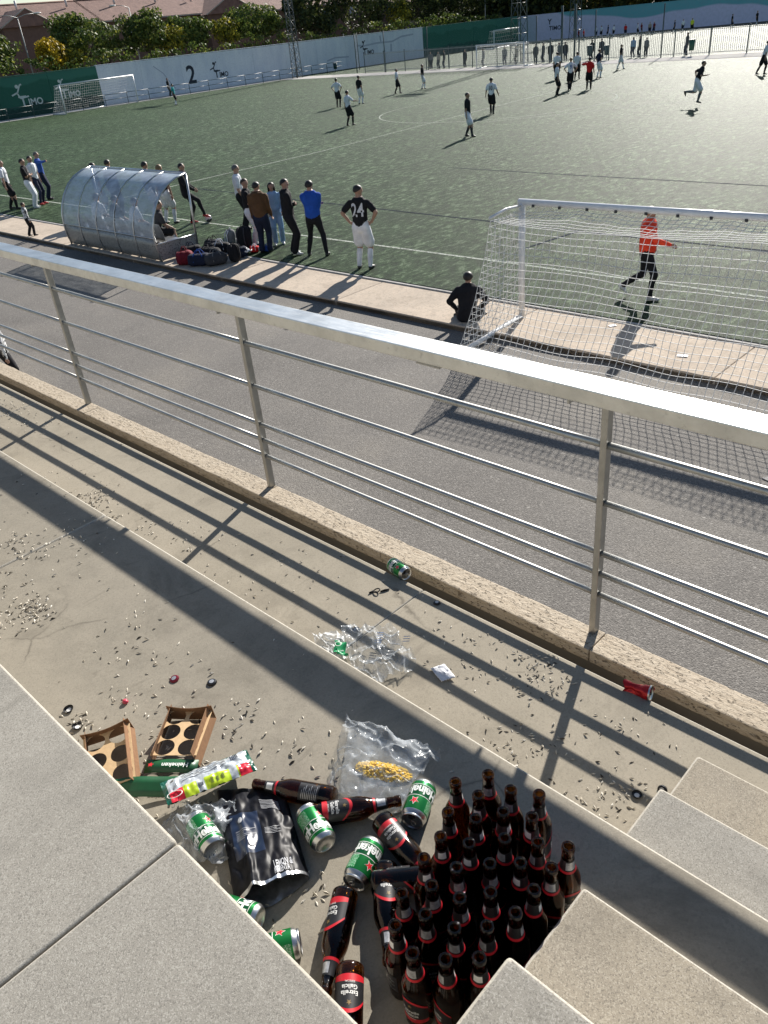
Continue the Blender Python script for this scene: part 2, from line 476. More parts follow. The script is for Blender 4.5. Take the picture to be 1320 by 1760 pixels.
# far walkway strip by the fence, strip by the left wall, second pitch
b = MB(); b.box(-83.0, 12, 69.55, 73.6, -0.29, 0.02)
b.build('far_walkway', M_PALE, kind='structure')
b = MB(); b.box(-86.1, -83.32, 20, 73, -0.29, 0.03)
b.build('side_walkway', M_PALE, kind='structure')
b = MB(); b.grid(lambda u, v: (-86+110*u, 73.6+51*v, -0.01), 4, 4)
b.build('second_pitch', M_TURF, kind='structure')
line([(-80, 79), (10, 76)], 0.12).build('second_pitch_line', M_WLINE, bpy.data.objects['second_pitch'])
b = MB(); b.box(-130, -86.5, -20, 160, -0.29, 0.3)
b.build('street', M_ASPH, kind='structure')

# ------------------------------------------------------------------ grandstand
M_NOSE = concrete('nosing_wear_and_highlight', (0.46, 0.43, 0.37), (0.40, 0.37, 0.31), (0.55, 0.52, 0.46), 0.4, 500, 0.3, 1.1, 0.15)
M_BLOCKG = concrete('grey_precast_concrete', (0.335, 0.315, 0.275), (0.27, 0.255, 0.22), (0.48, 0.46, 0.41), 0.55, 700, 0.3)
def slab_obj(name, m, x0, x1, y0, y1, z0, z1, parent, bev=0.007, nose=True):
    q = MB(); q.box(x0, x1, y0, y1, z0, z1); q.bevel(bev, 4); q.bm.normal_update()
    if nose:                                   # rounded nose coloured paler: wear plus a painted sunlit edge line
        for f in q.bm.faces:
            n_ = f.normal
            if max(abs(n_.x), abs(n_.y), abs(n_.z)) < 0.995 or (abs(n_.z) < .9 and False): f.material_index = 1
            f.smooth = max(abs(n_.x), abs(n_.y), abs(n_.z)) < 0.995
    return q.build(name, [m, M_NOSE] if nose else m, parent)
st = MB()
st.box(-20, 6, -3.0, 1.90, -0.29, 2.30); st.box(-20, 6, 2.175, 2.238, -0.29, 2.544); st.box(-20, 6, 1.90, 2.175, -0.29, 1.9)
stand = st.build('grandstand', mat('cast_concrete', (0.25, 0.23, 0.2), 0.9, nscale=3, bump=0.4), kind='structure')
xs = [-20, -13.1, -9.1, -4.99, -0.989, 6]
for a, c in zip(xs[:-1], xs[1:]):
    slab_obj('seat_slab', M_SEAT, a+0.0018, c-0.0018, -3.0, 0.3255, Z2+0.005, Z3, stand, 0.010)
xs = [-20, -11.9, -7.02, -3.05, 6]
for a, c in zip(xs[:-1], xs[1:]):
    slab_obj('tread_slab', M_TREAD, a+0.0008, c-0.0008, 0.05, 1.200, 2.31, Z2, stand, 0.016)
xs = [-20, -9.2, -5.62, -1.9, 6]
for a, c in zip(xs[:-1], xs[1:]):
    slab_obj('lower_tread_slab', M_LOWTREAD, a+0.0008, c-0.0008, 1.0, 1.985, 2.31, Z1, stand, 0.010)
# stair blocks set on the tiers
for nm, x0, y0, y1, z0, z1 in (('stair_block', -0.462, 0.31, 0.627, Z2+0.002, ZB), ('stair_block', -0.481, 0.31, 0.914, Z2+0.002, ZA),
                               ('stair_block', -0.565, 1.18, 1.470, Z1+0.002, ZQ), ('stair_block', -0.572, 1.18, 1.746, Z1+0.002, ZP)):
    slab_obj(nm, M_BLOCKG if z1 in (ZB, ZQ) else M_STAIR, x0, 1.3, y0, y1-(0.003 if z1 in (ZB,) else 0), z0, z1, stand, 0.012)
# travertine coping stones
xs = [-19, -17, -15, -13, -11.1, -9.15, -7.15, -5.2, -3.22, -1.16, 0.9, 3]
for a, c in zip(xs[:-1], xs[1:]):
    q = MB(); q.box(a+0.0015, c-0.0015, 2.112, 2.243, 2.546, ZK)
    bmesh.ops.subdivide_edges(q.bm, edges=[e for e in q.bm.edges if abs(e.verts[0].co.x-e.verts[1].co.x) > 1], cuts=60)
    for v in q.bm.verts:
        if v.co.z > 2.58:
            k = noise.noise(Vector((v.co.x*6, v.co.y*9, 1.3)))
            v.co.z += 0.004*k; v.co.y += 0.003*noise.noise(Vector((v.co.x*9, v.co.y*30, 5)))
    q.bevel(0.006, 2)
    q.build('coping_stone', M_TRAV, stand)

# ------------------------------------------------------------------ guard rail
rail = thing('guard_rail', 'galvanised steel guard rail with wide flat handrail along the edge of the stand', 'railing', (0, 0, ZK))
PX = [-15.6, -13.55, -11.5, -9.45, -7.40, -5.335, -3.245, -1.206, 0.85, 2.9]
YP = 2.224
for px in PX:
    q = MB(); q.box(-0.013, 0.013, -0.020, 0.020, -0.01, 1.012)
    q.bevel(0.003, 1); po = q.build('post', M_POST, rail, loc=(px, YP, 0))
    q = MB(); q.box(-0.004, 0.004, -0.03, 0.0, -0.022, 0); q.box(-0.02, 0.02, -0.028, 0.0, -0.004, 0.0)
    q.build('bracket', M_POST, rail, loc=(px-0.13, YP-0.01, 0.999))
    for zc, r in ((0.839, .013), (0.607, .0115), (0.385, .0115), (0.291, .0115), (0.192, .0115)):
        if px < 2.5:
            q = MB(); n = PX[PX.index(px)+1]
            ln = n-px
            q.tube([(0.014+(ln-0.028)*k/8, 0.0, 0.0005*math.sin(k*2.1+zc*30)) for k in range(9)], r, 12)
            q.build('rail_tube', M_RAIL, rail, loc=(px, YP-0.002, zc))
hx = [-19.5, -13.4, -9.3, -5.22, 0.95, 4.0]
for a, c in zip(hx[:-1], hx[1:]):
    q = MB(); q.box(a+0.001, c-0.001, YP-0.0595, YP+0.0595, 1.000, 1.054)
    for v in q.bm.verts:
        if v.co.z < 1.01 and v.co.y > YP: v.co.z = 1.030
    bmesh.ops.subdivide_edges(q.bm, edges=[e for e in q.bm.edges if abs(e.verts[0].co.x-e.verts[1].co.x) > 1], cuts=40)
    for v in q.bm.verts: v.co.z += 0.0012*math.sin(v.co.x*2.7)+0.0006*noise.noise(Vector((v.co.x*4, v.co.y*20, 0)))
    q.bevel(0.004, 2)
    q.build('handrail', M_RAILTOP, rail)
q = MB(); q.box(-2.02, -1.9, YP-0.055, YP-0.01, 0.992, 0.9985); q.build('joint_plate', M_POST, rail)
# ------------------------------------------------------------------ people
SKIN = {'l': (0.42, 0.25, 0.17), 't': (0.33, 0.19, 0.12)}
def cm(name, col, rough=0.85): return mat(name, col, rough, var=0.18, nscale=6, bump=0.15, spec=0.25)
M_SK = mat('skin', (0.40, 0.235, 0.165), 0.6, nscale=20, var=0.08)
CL = dict(white=cm('white_cloth', (0.74, 0.75, 0.78)), black=cm('black_cloth', (0.014, 0.014, 0.017)), navy=cm('navy_cloth', (0.014, 0.02, 0.045)),
    brown=cm('brown_cloth', (0.11, 0.058, 0.028)), ltblue=cm('light_blue_cloth', (0.26, 0.40, 0.58)), blue=cm('blue_cloth', (0.018, 0.085, 0.42)),
    royal=cm('royal_blue_cloth', (0.03, 0.09, 0.36)), red=cm('red_cloth', (0.60, 0.022, 0.02)), orange=cm('orange_red_cloth', (0.95, 0.07, 0.03)),
    teal=cm('teal_cloth', (0.02, 0.33, 0.33)), grey=cm('grey_cloth', (0.16, 0.165, 0.17)), dgrey=cm('dark_grey_cloth', (0.05, 0.05, 0.055)),
    yellow=cm('yellow_cloth', (0.75, 0.78, 0.06)), maroon=cm('maroon_cloth', (0.17, 0.013, 0.025)), beige=cm('beige_cloth', (0.38, 0.33, 0.27)), skin=M_SK)
def m_speck():
    t = NT('speckled_fleece'); n = t.noise(22, 3, 0.6)
    t.set(Base_Color=t.ramp(n, [(0.49, (0.75, 0.75, 0.74)), (0.54, (0.03, 0.03, 0.03))]), Roughness=0.9); return t.m
CL['speck'] = m_speck()
HAIR = dict(dark=mat('dark_hair', (0.016, 0.012, 0.010), 0.55, nscale=60, bump=0.4), brown=mat('brown_hair', (0.05, 0.03, 0.018), 0.55, nscale=60, bump=0.4),
            grey=mat('grey_hair', (0.12, 0.11, 0.10), 0.6, nscale=60, bump=0.4), fair=mat('fair_hair', (0.20, 0.13, 0.06), 0.55, nscale=60, bump=0.4))
M_SOLE = mat('shoe_dark', (0.02, 0.02, 0.02), 0.5); M_SHW = mat('shoe_white', (0.6, 0.6, 0.6), 0.5); M_SHR = mat('shoe_red', (0.5, 0.03, 0.03), 0.5)
SHOE = dict(dark=M_SOLE, white=M_SHW, red=M_SHR)

def ik(a, t, l1, l2, hint):
    a = Vector(a); t = Vector(t); d = t-a; L = d.length
    if L > (l1+l2)*0.998: t = a+d*((l1+l2)*0.998/L); d = t-a; L = d.length
    x = (l1*l1-l2*l2+L*L)/(2*L); h = math.sqrt(max(0, l1*l1-x*x))
    u = d/L; hv = Vector(hint); hv = hv-u*hv.dot(u)
    if hv.length < 1e-4: hv = Vector((0, 1, 0))-u*u.y
    hv.normalize()
    return a+u*x+hv*h, t

def cone(mb, p0, r0, p1, r1, n=10, q0=1.0, q1=1.0, side=None):
    """tapered limb with round ends; q squashes it front to back"""
    p0, p1 = Vector(p0), Vector(p1); d = (p1-p0)
    L = d.length; d = d/L if L > 1e-6 else Vector((0, 0, 1))
    s = Vector(side) if side is not None else Vector((1, 0, 0))
    s = s-d*s.dot(d)
    if s.length < 1e-3: s = Vector((0, 1, 0))-d*d.y
    s.normalize(); w = d.cross(s)
    rings = []
    for k, (t, m) in enumerate(((-.85, .5), (-.5, .86), (0, 1.0))):
        rings.append((p0+d*t*r0, r0*m, q0))
    for k, (t, m) in enumerate(((0, 1.0), (.5, .86), (.85, .5))):
        rings.append((p1+d*t*r1, r1*m, q1))
    V = []
    for c, r, q in rings:
        V.append([mb.verts.new(c+s*(r*math.cos(2*PI*i/n))+w*(r*q*math.sin(2*PI*i/n))) for i in range(n)])
    for A, B in zip(V[:-1], V[1:]):
        for i in range(n): mb.faces.new((A[i], A[(i+1) % n], B[(i+1) % n], B[i]))
    mb.faces.new(list(reversed(V[0]))); mb.faces.new(V[-1])

JOBS = []
def person(label, x, y, face, h=1.75, z=0.0, top='white', sleeve='short', bottom='shorts', bcol='black', sock=None, shoe='dark',
           hair='dark', hcut='short', feet=None, hands=None, lean=(0, 0), hip=None, look=(0, 0), vox=None, group=None, number=None,
           numcol='white', build=1.0, pelvis=None, hood=False, jacket=False, kneehint=None, undertone=None, stripe=False, beard=False, child=False, crest=False):
    S = h/1.78; build = build*1.17
    feet = feet or ((-0.11, 0.0, 0), (0.11, 0.03, 0))
    hands = hands or ((-0.27, 0.03, 0.80), (0.27, 0.03, 0.80))
    lean = Vector((lean[0], lean[1], 0))
    pel = Vector(pelvis) if pelvis else Vector((0, 0, 0.94))
    sh_c = pel+Vector((lean.x, lean.y, 0)) + Vector((0, 0, math.sqrt(max(0.05, 0.52**2-lean.length_squared))))
    axis = (sh_c-pel).normalized()
    neck = sh_c+axis*0.03
    prims = []   # (material key, p0, r0, p1, r1, q)
    bm = bmesh.new()
    def add(mk, p0, r0, p1, r1, q=1.0, q1=None, side=None):
        cone(bm, p0, r0, p1, r1, 12 if r0 > 0.05 else 8, q, q if q1 is None else q1, side)
        prims.append((mk, Vector(p0), r0, Vector(p1), r1, (q+(q if q1 is None else q1))/2))
    B = build
    SX = Vector((1, 0, 0))
    # torso
    pad = 0.012 if jacket else 0.0
    add(bcol, pel+Vector((-0.03, 0, -0.03)), 0.135*B, pel+Vector((0.03, 0, 0.05)), 0.13*B, 0.80, side=SX)
    add(bcol, pel+Vector((0.03, 0, -0.03)), 0.135*B, pel+Vector((-0.03, 0, 0.05)), 0.13*B, 0.80, side=SX)
    add(top, pel+axis*0.05, 0.150*B+pad, pel+axis*0.24, 0.148*B+pad, 0.74, side=SX)
    add(top, pel+axis*0.22, 0.150*B+pad, pel+axis*0.42, 0.172*B+pad, 0.72, 0.66, side=SX)
    sw = 0.17+0.02*B
    shL = sh_c+Vector((-sw, 0, -0.045)); shR = sh_c+Vector((sw, 0, -0.045))
    add(top, sh_c+Vector((-sw*0.62, 0, -0.07)), 0.082+pad, sh_c+Vector((sw*0.62, 0, -0.07)), 0.082+pad, 1.0, side=Vector((0, 1, 0)))
    add(top, sh_c+Vector((-sw*0.55, 0, -0.03)), 0.05+pad, sh_c+axis*0.02+Vector((0, 0, 0)), 0.062+pad, 1.0)
    add(top, sh_c+Vector((sw*0.55, 0, -0.03)), 0.05+pad, sh_c+axis*0.02+Vector((0, 0, 0)), 0.062+pad, 1.0)
    if hood: add(top, sh_c+Vector((-0.06, -0.085, 0.02)), 0.055, sh_c+Vector((0.06, -0.085, 0.02)), 0.055)
    # neck and head
    lk = Vector((math.sin(R_(look[0]))*math.cos(R_(look[1])), math.cos(R_(look[0]))*math.cos(R_(look[1])), math.sin(R_(look[1]))))
    hc = neck+axis*0.075+Vector((0, 0, 0.085))+lk*0.018
    add('skin', neck+Vector((0, 0, -0.02)), 0.058, hc+Vector((0, 0, -0.05))-lk*0.02, 0.055)
    side = lk.cross(Vector((0, 0, 1))).normalized()
    HS = 1.25 if child else 1.12
    add('skin', hc-lk*0.022+Vector((0, 0, 0.022)), 0.080*HS, hc+lk*0.012+Vector((0, 0, 0.018)), 0.078*HS, 0.95, side=side)
    add('skin', hc+Vector((0, 0, 0.0)), 0.070*HS, hc+Vector((0, 0, -0.066))+lk*0.030, 0.045*HS, 1.05, side=side)
    add('skin', hc+lk*0.086+Vector((0, 0, 0.012)), 0.011, hc+lk*0.104+Vector((0, 0, -0.014)), 0.014)
    for sgn in (-1, 1): add('skin', hc+side*sgn*0.079+Vector((0, 0, 0.015)), 0.016, hc+side*sgn*0.081+Vector((0, 0, -0.014)), 0.011, 0.6)
    # legs
    joints = {}
    for sgn, ft in zip((-1, 1), feet):
        hp = pel+Vector((0.088*sgn, 0, -0.04))
        pitchd = ft[3] if len(ft) > 3 else 0
        yawd = ft[4] if len(ft) > 4 else 8*sgn
        an = Vector((ft[0], ft[1], ft[2]+0.085))
        hint = (0.1*sgn, 1, 0) if not kneehint else kneehint[0 if sgn < 0 else 1]
        kn, an = ik(hp, an, 0.43, 0.43, hint)
        if bottom == 'shorts':
            add('skin', hp, 0.085*B, kn, 0.064)
            add(bcol, hp+Vector((0, 0, 0.02)), 0.102*B, hp.lerp(kn, 0.80), 0.108*B, 0.95, side=SX)
            cf = kn.lerp(an, 0.3)+(kn-an).cross(Vector((1, 0, 0))).normalized()*0.012
            add('skin', kn, 0.062, cf, 0.062); 
            sk = sock or 'white'
            add(sk, kn.lerp(an, 0.2), 0.062, kn.lerp(an, 0.45)+Vector((0, -0.008, 0)), 0.067); add(sk, kn.lerp(an, 0.45)+Vector((0, -0.008, 0)), 0.067, an, 0.047)
        elif bottom == 'tight':
            add(bcol, hp, 0.092*B, kn, 0.060); add(bcol, kn, 0.066, kn.lerp(an, 0.35)+Vector((0, -0.012, 0)), 0.064); add(bcol, kn.lerp(an, 0.35)+Vector((0, -0.012, 0)), 0.064, an, 0.047)
        else:
            add(bcol, hp, 0.105*B, kn, 0.085); add(bcol, kn, 0.085, an+Vector((0, 0, 0.01)), 0.074)
        # foot
        yw = R_(yawd); fd = Vector((math.sin(yw)*math.cos(R_(pitchd)), math.cos(yw)*math.cos(R_(pitchd)), -math.sin(R_(pitchd))))
        upv = fd.cross(Vector((math.cos(yw), -math.sin(yw), 0))).normalized()
        if upv.z < 0: upv = -upv
        heel = an-fd*0.03-upv*0.045; toe = an+fd*0.17-upv*0.055
        add('shoe', heel, 0.040, an+fd*0.09-upv*0.042, 0.044, 1.0); add('shoe', an+fd*0.08-upv*0.046, 0.042, toe, 0.030, 0.8, side=(math.cos(yw), -math.sin(yw), 0))
        joints['k', sgn] = kn
    # arms
    near = (vox or 1) <= 0.016
    for sgn, hd, s0 in zip((-1, 1), hands, (shL, shR)):
        eh = hd[3] if len(hd) > 3 else (0.35*sgn, -1, -0.25)
        el, wr = ik(s0, hd[:3], 0.285, 0.26, eh)
        add(top, s0, 0.060*B+pad, s0.lerp(el, 0.5), 0.056*B+pad)
        if sleeve == 'short':
            add(top, s0.lerp(el, 0.2), 0.060*B, s0.lerp(el, 0.70), 0.060*B); add('skin', s0.lerp(el, 0.5), 0.050, el, 0.044); add('skin', el, 0.045, wr, 0.030)
        else:
            add(top, s0.lerp(el, 0.4), 0.055*B+pad, el, 0.048+pad); add(top, el, 0.048+pad, wr, 0.036+pad*0.7)
        fdir = (wr-el).normalized()
        if len(hd) > 4: fdir = Vector(hd[4]).normalized()
        pn = fdir.cross(Vector((0, 0, 1)));
        if pn.length < 0.3: pn = Vector((sgn*-1.0, 0, 0)) - fdir*fdir.x*-sgn
        pn.normalize()                       # palm side
        wid = fdir.cross(pn).normalized()
        palm = wr+fdir*0.05
        add('skin', wr+fdir*0.01, 0.027, wr+fdir*0.075, 0.036, 0.5, side=wid)
        if near:
            for k, (o, l) in enumerate(((-.030, .062), (-.010, .074), (.011, .070), (.031, .054))):
                a = wr+fdir*0.085+wid*o; m = a+fdir*l*0.55+pn*0.008; e = m+fdir*l*0.38+pn*0.026
                add('skin', a, 0.0095, m, 0.009); add('skin', m, 0.009, e, 0.008)
            a = wr+fdir*0.03-wid*0.032; m = a-wid*0.022+fdir*0.028+pn*0.008
            add('skin', a, 0.012, m, 0.0105); add('skin', m, 0.0105, m+fdir*0.03+pn*0.012, 0.009)
        else:
            add('skin', wr+fdir*0.07, 0.032, wr+fdir*0.135+pn*0.02, 0.022, 0.5, side=wid)
    me = bpy.data.meshes.new('person'); bmesh.ops.recalc_face_normals(bm, faces=bm.faces); bm.to_mesh(me); bm.free()
    o = bpy.data.objects.new('person_src', me); COL.objects.link(o)
    m = o.modifiers.new('r', 'REMESH'); m.mode = 'VOXEL'; m.voxel_size = (vox or 0.035)/S if False else (vox or 0.035)
    m2 = o.modifiers.new('s', 'SMOOTH'); m2.factor = 0.5; m2.iterations = 2
    JOBS.append(dict(o=o, prims=prims, S=S, x=x, y=y, z=z, face=face, label=label, group=group, shoe=shoe, hair=hair, hcut=hcut, hc=hc, lk=lk, side=side,
                     number=number, numcol=numcol, top=top, bcol=bcol, sock=sock or 'white', sh_c=sh_c, pel=pel, stripe=stripe, beard=beard, HS=HS, vox=vox or .035, crest=crest))

def hair_mesh(j):
    hc, lk, side, HS = j['hc'], j['lk'], j['side'], j['HS']
    q = MB(); nu, nv = (18, 9) if j['vox'] < .03 else (10, 5)
    longh = j['hcut'] == 'long'
    c0 = hc-lk*0.010+Vector((0, 0, 0.022)); up = Vector((0, 0, 1))
    def fn(u, v):
        a = 2*PI*u; ca, sa = math.cos(a), math.sin(a)
        # how far down the hair reaches: short on the brow, low on the nape
        lo = R_(-2) if not longh else R_(-60)
        front = max(0.0, ca); back = max(0.0, -ca)
        lim = R_(38)*front + (R_(-28) if not longh else R_(-72))*back + R_(8)*(1-abs(ca))
        el = PI/2-(PI/2-lim)*v
        r = 0.093*HS*(1+0.03*noise.noise(Vector((ca*3, sa*3, v*5))))
        if j['hcut'] == 'cropped': r = 0.0865*HS
        d = lk*ca+side*sa
        p = c0+d*(r*math.cos(el))*(1.04 if abs(ca) > .6 else 0.98)+up*(r*math.sin(el))
        if longh and v > 0.75 and ca < 0.35: p += Vector((0, 0, -0.17*(v-0.75)/0.25)) + d*0.015
        return p
    q.grid(fn, nu, nv)
    return q
def finish_people():
    dg = bpy.context.evaluated_depsgraph_get(); dg.update()
    for j in JOBS:
        me = bpy.data.meshes.new_from_object(j['o'].evaluated_get(dg)); bpy.data.objects.remove(j['o'])
        me.name = 'person'; j['me'] = me
        n = len(me.polygons)
        ctr = np.empty(n*3); me.polygons.foreach_get('center', ctr); ctr = ctr.reshape(-1, 3)
        best = np.full(n, 1e9); idx = np.zeros(n, int)
        keys = []
        for mk, p0, r0, p1, r1, q in j['prims']:
            if mk not in keys: keys.append(mk)
            a = np.array(p0); d = np.array(p1)-a; L2 = max(d@d, 1e-9)
            t = np.clip(((ctr-a)@d)/L2, 0, 1)
            dist = np.linalg.norm(ctr-(a+t[:, None]*d), axis=1)-(r0+(r1-r0)*t)*(0.5+0.5*q)
            dist = np.where((t <= 0) | (t >= 1), dist+0.004, dist)
            m = dist < best; best[m] = dist[m]; idx[m] = keys.index(mk)
        me.materials.clear()
        for k in keys: me.materials.append(SHOE[j['shoe']] if k == 'shoe' else CL[k])
        me.polygons.foreach_set('material_index', idx.astype(np.int32)); me.polygons.foreach_set('use_smooth', np.ones(n, bool))
        if j['vox'] < .03:                      # creases in the cloth
            zc = j['hc'].z-0.13
            VC = [v.co.copy() for v in me.vertices]; VN = [v.normal.copy() for v in me.vertices]; flat = []
            for p, nr in zip(VC, VN):
                if p.z < zc:
                    k = noise.noise(Vector((p.x*9+n*.01, p.y*9, p.z*5)))*.010+noise.noise(Vector((p.x*20, p.y*20, p.z*13+n*.01)))*.005
                    p = p+nr*k
                flat.extend(p)
            me.vertices.foreach_set('co', flat)
        me.transform(Matrix.Scale(j['S'], 4)); me.update()
        fa = -R_(j['face'])
        o = link('person', me, None, (j['x'], j['y'], j['z']), (0, 0, fa), label=j['label'], cat='person', group=j['group'])
        j['obj'] = o
        q = hair_mesh(j)
        for v in q.bm.verts: v.co *= j['S']
        q.build('hair', HAIR[j['hair']], o)
        if j['beard']:
            q = MB(); hc, lk = j['hc'], j['lk']
            q.ball((0, 0, 0), 0.05, 0, 2, (1, 1, 1))
            for v in q.bm.verts:
                c = v.co; v.co = (hc+Vector((0, 0, -0.052))+lk*(0.034+c.y*0.95)+j['side']*c.x*1.12+Vector((0, 0, 1))*c.z*0.95)*j['S']
            q.build('beard', HAIR[j['hair']], o)
        if j['number']:
            bv = BVHTree.FromPolygons([v.co for v in me.vertices], [p.vertices for p in me.polygons])
            sz, s, front = (0.40 if j['number'] == '24' else 0.30, j['number'], 1 if j['crest'] else -1)
            if j['crest']: sz = 0.09
            zc = j['pel'].lerp(j['sh_c'], 0.66 if not j['crest'] else 0.72)*j['S']
            def fn(x, y):
                xx = x*(0.74 if front < 0 else -1)
                src = Vector((zc.x+xx, zc.y+front*0.6, zc.z+y)); hit = bv.ray_cast(src, Vector((0, -front, 0)))
                p = hit[0] if hit[0] else Vector((src.x, zc.y+front*0.1, src.z))
                return p+Vector((0, front*0.009, 0))
            q = MB(); text_mesh(q, s, sz, fn, bold=0.006 if not j['crest'] else .002)
            q.build('shirt_number' if not j['crest'] else 'shirt_lettering', CL[j['numcol']], o, fix=False)

V1, V2, V3 = 0.0150, 0.028, 0.042
HIPS = ((-0.25, 0.02, 1.00, (-1, -0.3, 0), (0.7, -0.1, -0.4)), (0.25, 0.02, 1.00, (1, -0.3, 0), (-0.7, -0.1, -0.4)))
XARM = ((0.10, 0.20, 1.20, (-0.8, -0.2, -1), (1, 0.1, 0.1)), (-0.10, 0.17, 1.17, (0.8, -0.2, -1), (-1, 0.1, 0.1)))
# by the near touchline, left of the dugout
person('man in white shirt and black shorts at the far left edge of the picture', -32.3, 12.95, 40, 1.74, top='white', bcol='black', sock='black', vox=V1, feet=((-.12, -.15, 0), (.1, .16, 0)), number='AC', crest=True, numcol='black')
person('man in black shirt and long white trousers left of the dugout, arms folded', -31.5, 13.42, 38, 1.74, top='black', bottom='long', bcol='white', shoe='white', vox=V1, hands=XARM, number='B', crest=True, numcol='white')
person('bearded man in white shirt and dark trousers between the black shirt and the blue jacket', -32.0, 13.95, 60, 1.74, top='white', bottom='tight', bcol='navy', shoe='red', vox=V1, beard=True, hcut='cropped')
person('man in blue tracksuit pointing to the right with a stretched arm', -32.8, 14.6, 30, 1.76, top='royal', sleeve='long', bottom='long', bcol='navy', shoe='dark', hair='grey', vox=V1,
       hands=((-.28, .03, .82), (0.62, 0.38, 1.46, (0, 0, -1), (1, .5, .1))))
person('small child in speckled fleece and black trousers on the walkway', -26.6, 10.95, 10, 1.02, z=ZW, top='speck', sleeve='long', bottom='long', bcol='black', vox=V1, child=True, jacket=True, hair='brown', feet=((-.12, -.1, 0), (.12, .14, 0)), hands=((-.33, .1, .85), (.34, .05, .82)))
# beyond the dugout
person('player in black shirt standing beyond the left end of the dugout', -26.6, 13.6, 10, 1.72, top='black', bcol='white', sock='white', vox=V2)
person('player in dark tracksuit standing beyond the dugout, second from its left end', -26.3, 14.0, -20, 1.76, top='navy', sleeve='long', bottom='long', bcol='black', vox=V2)
person('player in dark training top standing beyond the middle of the dugout', -24.0, 14.0, 0, 1.77, top='dgrey', sleeve='long', bcol='white', vox=V2)
person('player in dark shirt and white shorts standing behind the right end of the dugout', -22.95, 13.85, -20, 1.74, top='navy', bcol='white', sock='white', vox=V1, hair='fair', feet=((-.16, 0, 0), (.16, .05, 0)))
person('man in black jacket resting one foot on a football beside the dugout', -22.2, 14.15, 52, 1.76, top='black', sleeve='long', bottom='tight', bcol='black', shoe='red', vox=V1, build=1.08, jacket=True,
       feet=((-.08, -0.02, 0), (.12, .50, .20, 12, 5)), hands=((-.18, .22, 1.0), (.16, .30, 1.02, (1, -.3, -.3))), hcut='cropped')
# people on the dugout bench
for i, (bx, tc, bc, lb) in enumerate(((-23.3, 'white', 'white', 'player in white sitting on the leftmost seat inside the dugout'), (-22.3, 'black', 'white', 'player in black shirt and white shorts sitting inside the dugout left of its middle'),
                                      (-21.25, 'white', 'black', 'player in white shirt and black shorts sitting inside the dugout right of its middle'), (-20.05, 'dgrey', 'black', 'person in dark grey jacket sitting at the open right end of the dugout'))):
    person(lb, bx, 11.62, 0+12*(i-1), 1.72, z=ZW, top=tc, bcol=bc, sock='white', pelvis=(0, 0, 0.56), lean=(0, 0.16), feet=((-.16, .42, 0), (.16, .46, 0)), hands=((-.14, .42, .58), (.14, .45, .60)), vox=V2)
# the group right of the dugout
person('tall man in white shirt and black trousers standing at the back of the group', -19.75, 14.33, 35, 1.76, top='white', bottom='long', bcol='black', shoe='dark', vox=V1, hands=((-.2, .16, .96), (.24, .1, .9)), hair='grey')
person('man in black shirt and white sweatpants standing left of the brown jacket', -17.75, 13.08, 40, 1.70, top='black', bottom='long', bcol='white', vox=V1, hair='brown', look=(35, 0), hands=XARM)
person('man in brown hooded jacket and dark jeans seen from behind', -16.85, 12.75, -35, 1.72, top='brown', sleeve='long', bottom='long', bcol='navy', vox=V1, jacket=True, hood=True, build=1.08, hands=((-.25, .12, .88), (.24, .16, .92)), look=(20, 0))
person('long-haired girl in light blue jacket and trousers facing the group', -17.2, 13.5, 125, 1.56, top='ltblue', sleeve='long', bottom='long', bcol='ltblue', shoe='white', vox=V1, hcut='long', build=0.92, jacket=True, hands=((-.2, .2, .96), (.2, .22, .98)))
person('man in black hoodie and black trousers looking right, arms folded', -15.95, 12.92, 35, 1.80, top='black', sleeve='long', bottom='long', bcol='black', shoe='white', vox=V1, jacket=True, hood=True, hands=XARM, hair='dark', look=(25, 0), build=1.05)
person('man in bright blue sweatshirt and black trousers with feet apart, seen from behind', -15.25, 13.1, -30, 1.76, top='blue', sleeve='long', bottom='tight', bcol='black', shoe='dark', vox=V1, jacket=True, feet=((-.22, 0, 0), (.26, -.06, 0)), hands=XARM, build=1.05)
person('player with number 24 on his black shirt, hands on hips, seen from behind', -13.25, 12.75, -25, 1.82, top='black', bcol='white', sock='white', vox=0.0135, hands=HIPS, number='24', look=(40, -5), feet=((-.13, 0, 0), (.15, -.04, 0)), build=1.0)
# sitting on the walkway edge, cross legged, back to us
person('man in black tracksuit sitting cross-legged on the walkway edge, seen from behind', -8.95, 11.08, -30, 1.62, z=ZW, top='black', sleeve='long', bottom='long', bcol='black', shoe='dark', vox=V1, pelvis=(0, 0, 0.13), lean=(0, .20),
       feet=((0.18, .34, -.02, 0, 60), (-0.18, .30, -.02, 0, -60)), kneehint=((-1, .25, .1), (1, .25, .1)), hands=((-.25, .22, .17, (-1, -.6, 0)), (.23, .26, .2, (1, -.6, 0))), jacket=True, build=1.05)
# goalkeeper behind the net
person('goalkeeper in bright orange jersey and black tights walking behind the small goal net', -6.75, 13.5, 68, 1.64, top='orange', sleeve='long', bottom='tight', bcol='black', shoe='white', vox=V1, hair='brown', jacket=True, build=1.15,
       feet=((-.1, -.42, .16, 48, -5), (.1, .12, 0)), hands=((-.30, .05, .98), (.26, .42, 1.12, (0, -.4, -1))), look=(-20, -5))
person('person in speckled jacket and black trousers on the asphalt at the left edge', -14.05, 4.67, 20, 1.22, z=ZASP, top='speck', sleeve='long', bottom='long', bcol='black', vox=V1, jacket=True, child=True)
